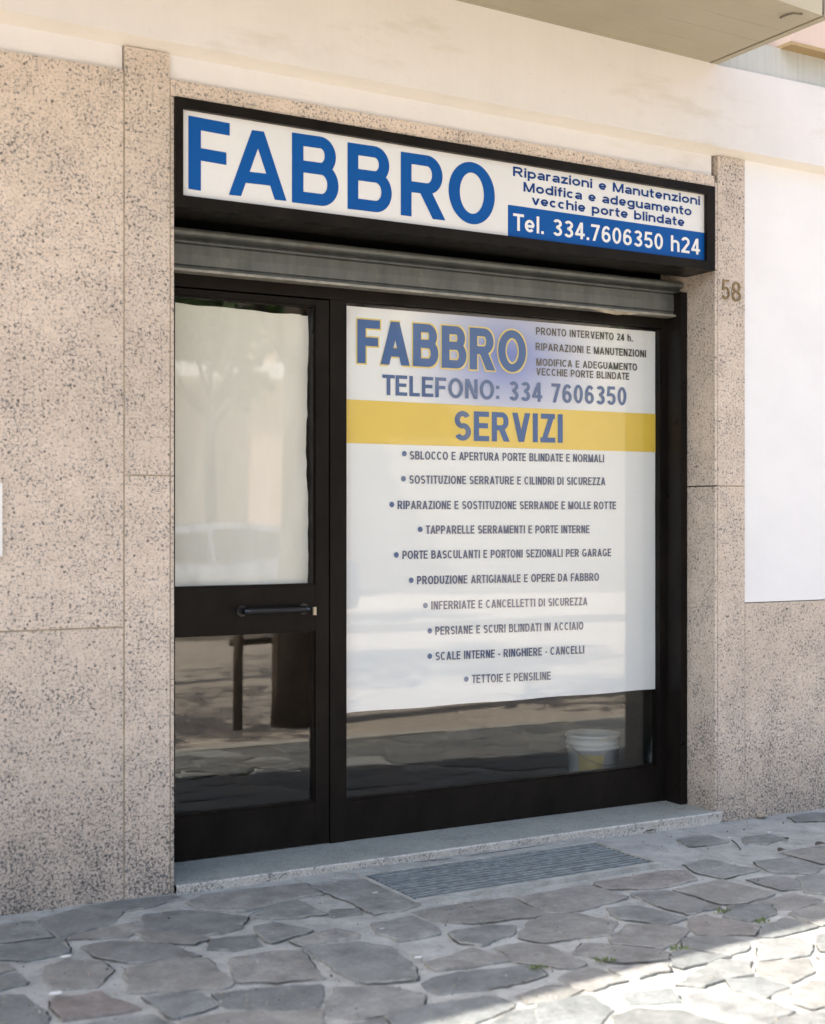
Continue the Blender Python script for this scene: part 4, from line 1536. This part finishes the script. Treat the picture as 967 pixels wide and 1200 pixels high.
def car(x, y, rz, mat, label):
    t = thing('parked_car', label, 'car', (x, y, -.02), rz, 'cars parked across the street')
    # side profile (length along x), half width per height
    prof = [(-2.05, .35), (-2.10, .62), (-2.0, .86), (-1.1, .98), (-.45, 1.40), (.35, 1.47), (1.15, 1.40), (1.80, 1.02), (2.05, .92), (2.10, .55), (2.05, .33), (1.72, .30), (-1.72, .30)]
    hw = lambda z: .84 if z < .9 else .84 - (z - .9) * .36
    bm = bmesh.new()
    L = [bm.verts.new((px, -hw(pz), pz)) for px, pz in prof]
    Rr = [bm.verts.new((px, hw(pz), pz)) for px, pz in prof]
    bm.faces.new(L); bm.faces.new(Rr[::-1])
    for i in range(len(prof)):
        j = (i + 1) % len(prof)
        bm.faces.new((L[j], L[i], Rr[i], Rr[j]))
    obj('body', bm, mat, t, bevel=.05, smooth=True)
    for s in (-1, 1):
        for pts in ([(-1.0, 1.0), (-.42, 1.33), (.0, 1.37), (.0, .98)], [(.06, .98), (.06, 1.375), (.5, 1.385), (1.08, 1.32), (1.5, 1.05)]):
            bm = bmesh.new()
            v = [bm.verts.new((px, s * (hw(pz) + .006), pz)) for px, pz in pts]
            bm.faces.new(v if s > 0 else v[::-1])
            obj('window', bm, MAT['dark_glass'], t)
        for wx in (-1.32, 1.30):
            bm = bmesh.new()
            tube(bm, [(wx, s * .66, .31), (wx, s * .85, .31)], .31, 28)
            wh = obj('wheel', bm, MAT['tyre'], t, bevel=.02)
            bm = bmesh.new()
            tube(bm, [(wx, s * .80, .31), (wx, s * .858, .31)], .20, 24)
            obj('rim', bm, MAT['rim'], wh)
        bm = B(-2.10, -1.96, s * .70 - .11, s * .70 + .11, .66, .78)
        obj('headlight', bm, MAT['lamp'], t, bevel=.02)
        bm = B(1.98, 2.09, s * .72 - .09, s * .72 + .09, .70, .90)
        obj('tail_light', bm, MAT['tail'], t, bevel=.02)
    for pts in ([(-1.03, 1.03), (-.47, 1.385)], [(1.78, 1.045), (1.19, 1.38)]):
        bm = bmesh.new()
        n_ = Vector((pts[1][1] - pts[0][1], 0, -(pts[1][0] - pts[0][0]))).normalized() * .008
        if n_.z < 0: n_ = -n_
        q = [(pts[0][0] + n_.x, -.70, pts[0][1] + n_.z), (pts[0][0] + n_.x, .70, pts[0][1] + n_.z), (pts[1][0] + n_.x, .58, pts[1][1] + n_.z), (pts[1][0] + n_.x, -.58, pts[1][1] + n_.z)]
        bm.faces.new([bm.verts.new(p) for p in q])
        obj('windscreen', bm, MAT['dark_glass'], t)
    return t


car(6.6, -11.6, 0, MAT['car_silver'], 'silver parked car across the street, mirrored low in the papered door glass')
car(20.5, -11.6, 0, MAT['car_white'], 'white parked car across the street, right of the silver one')

bm = bmesh.new()
box(bm, -40, 80, -10.75, -10.6, -.3, .10)
tag(obj('far_kerb', bm, MAT['kerb'], bevel=.01), kind='structure')

ob = thing('apartment_building', 'salmon and cream apartment house across the street with white balcony slabs', 'building', (10.5, -18.6, 0), R(18))
bm = bmesh.new()
box(bm, -15, 30, -8, -1.0, -.1, 10.2)
obj('wall', bm, MAT['facade_cream'], ob)
for k in range(4):
    x = -13.2 + k * 4.4
    obj('pillar', B(x, x + .6, -.995, .0, -.1, 4.1), MAT['facade_pink'], ob)
for z in (4.11, 7.2):
    obj('balcony_slab', B(-15.2, 1.4, -.995, .35, z, z + .28), MAT['slab_white' if z < 5 else 'facade_cream'], ob)
for f_, z in enumerate((4.39, 7.48)):
    for k in range(3):
        x = -11.9 + k * 4.4
        wv = obj('window', B(x + .9, x + 2.2, -.995, -.93, z + .05, z + 2.3), MAT['dark_glass'], ob)
        obj('shutter', B(x + .25, x + .885, -.995, -.88, z + .05, z + 2.3), MAT['shutter_green'], wv)
    for k in range(4):
        x = -13.2 + k * 4.4
        obj('fin', B(x, x + .45, -.995, .1, z, z + 2.80), MAT['facade_pink'], ob)
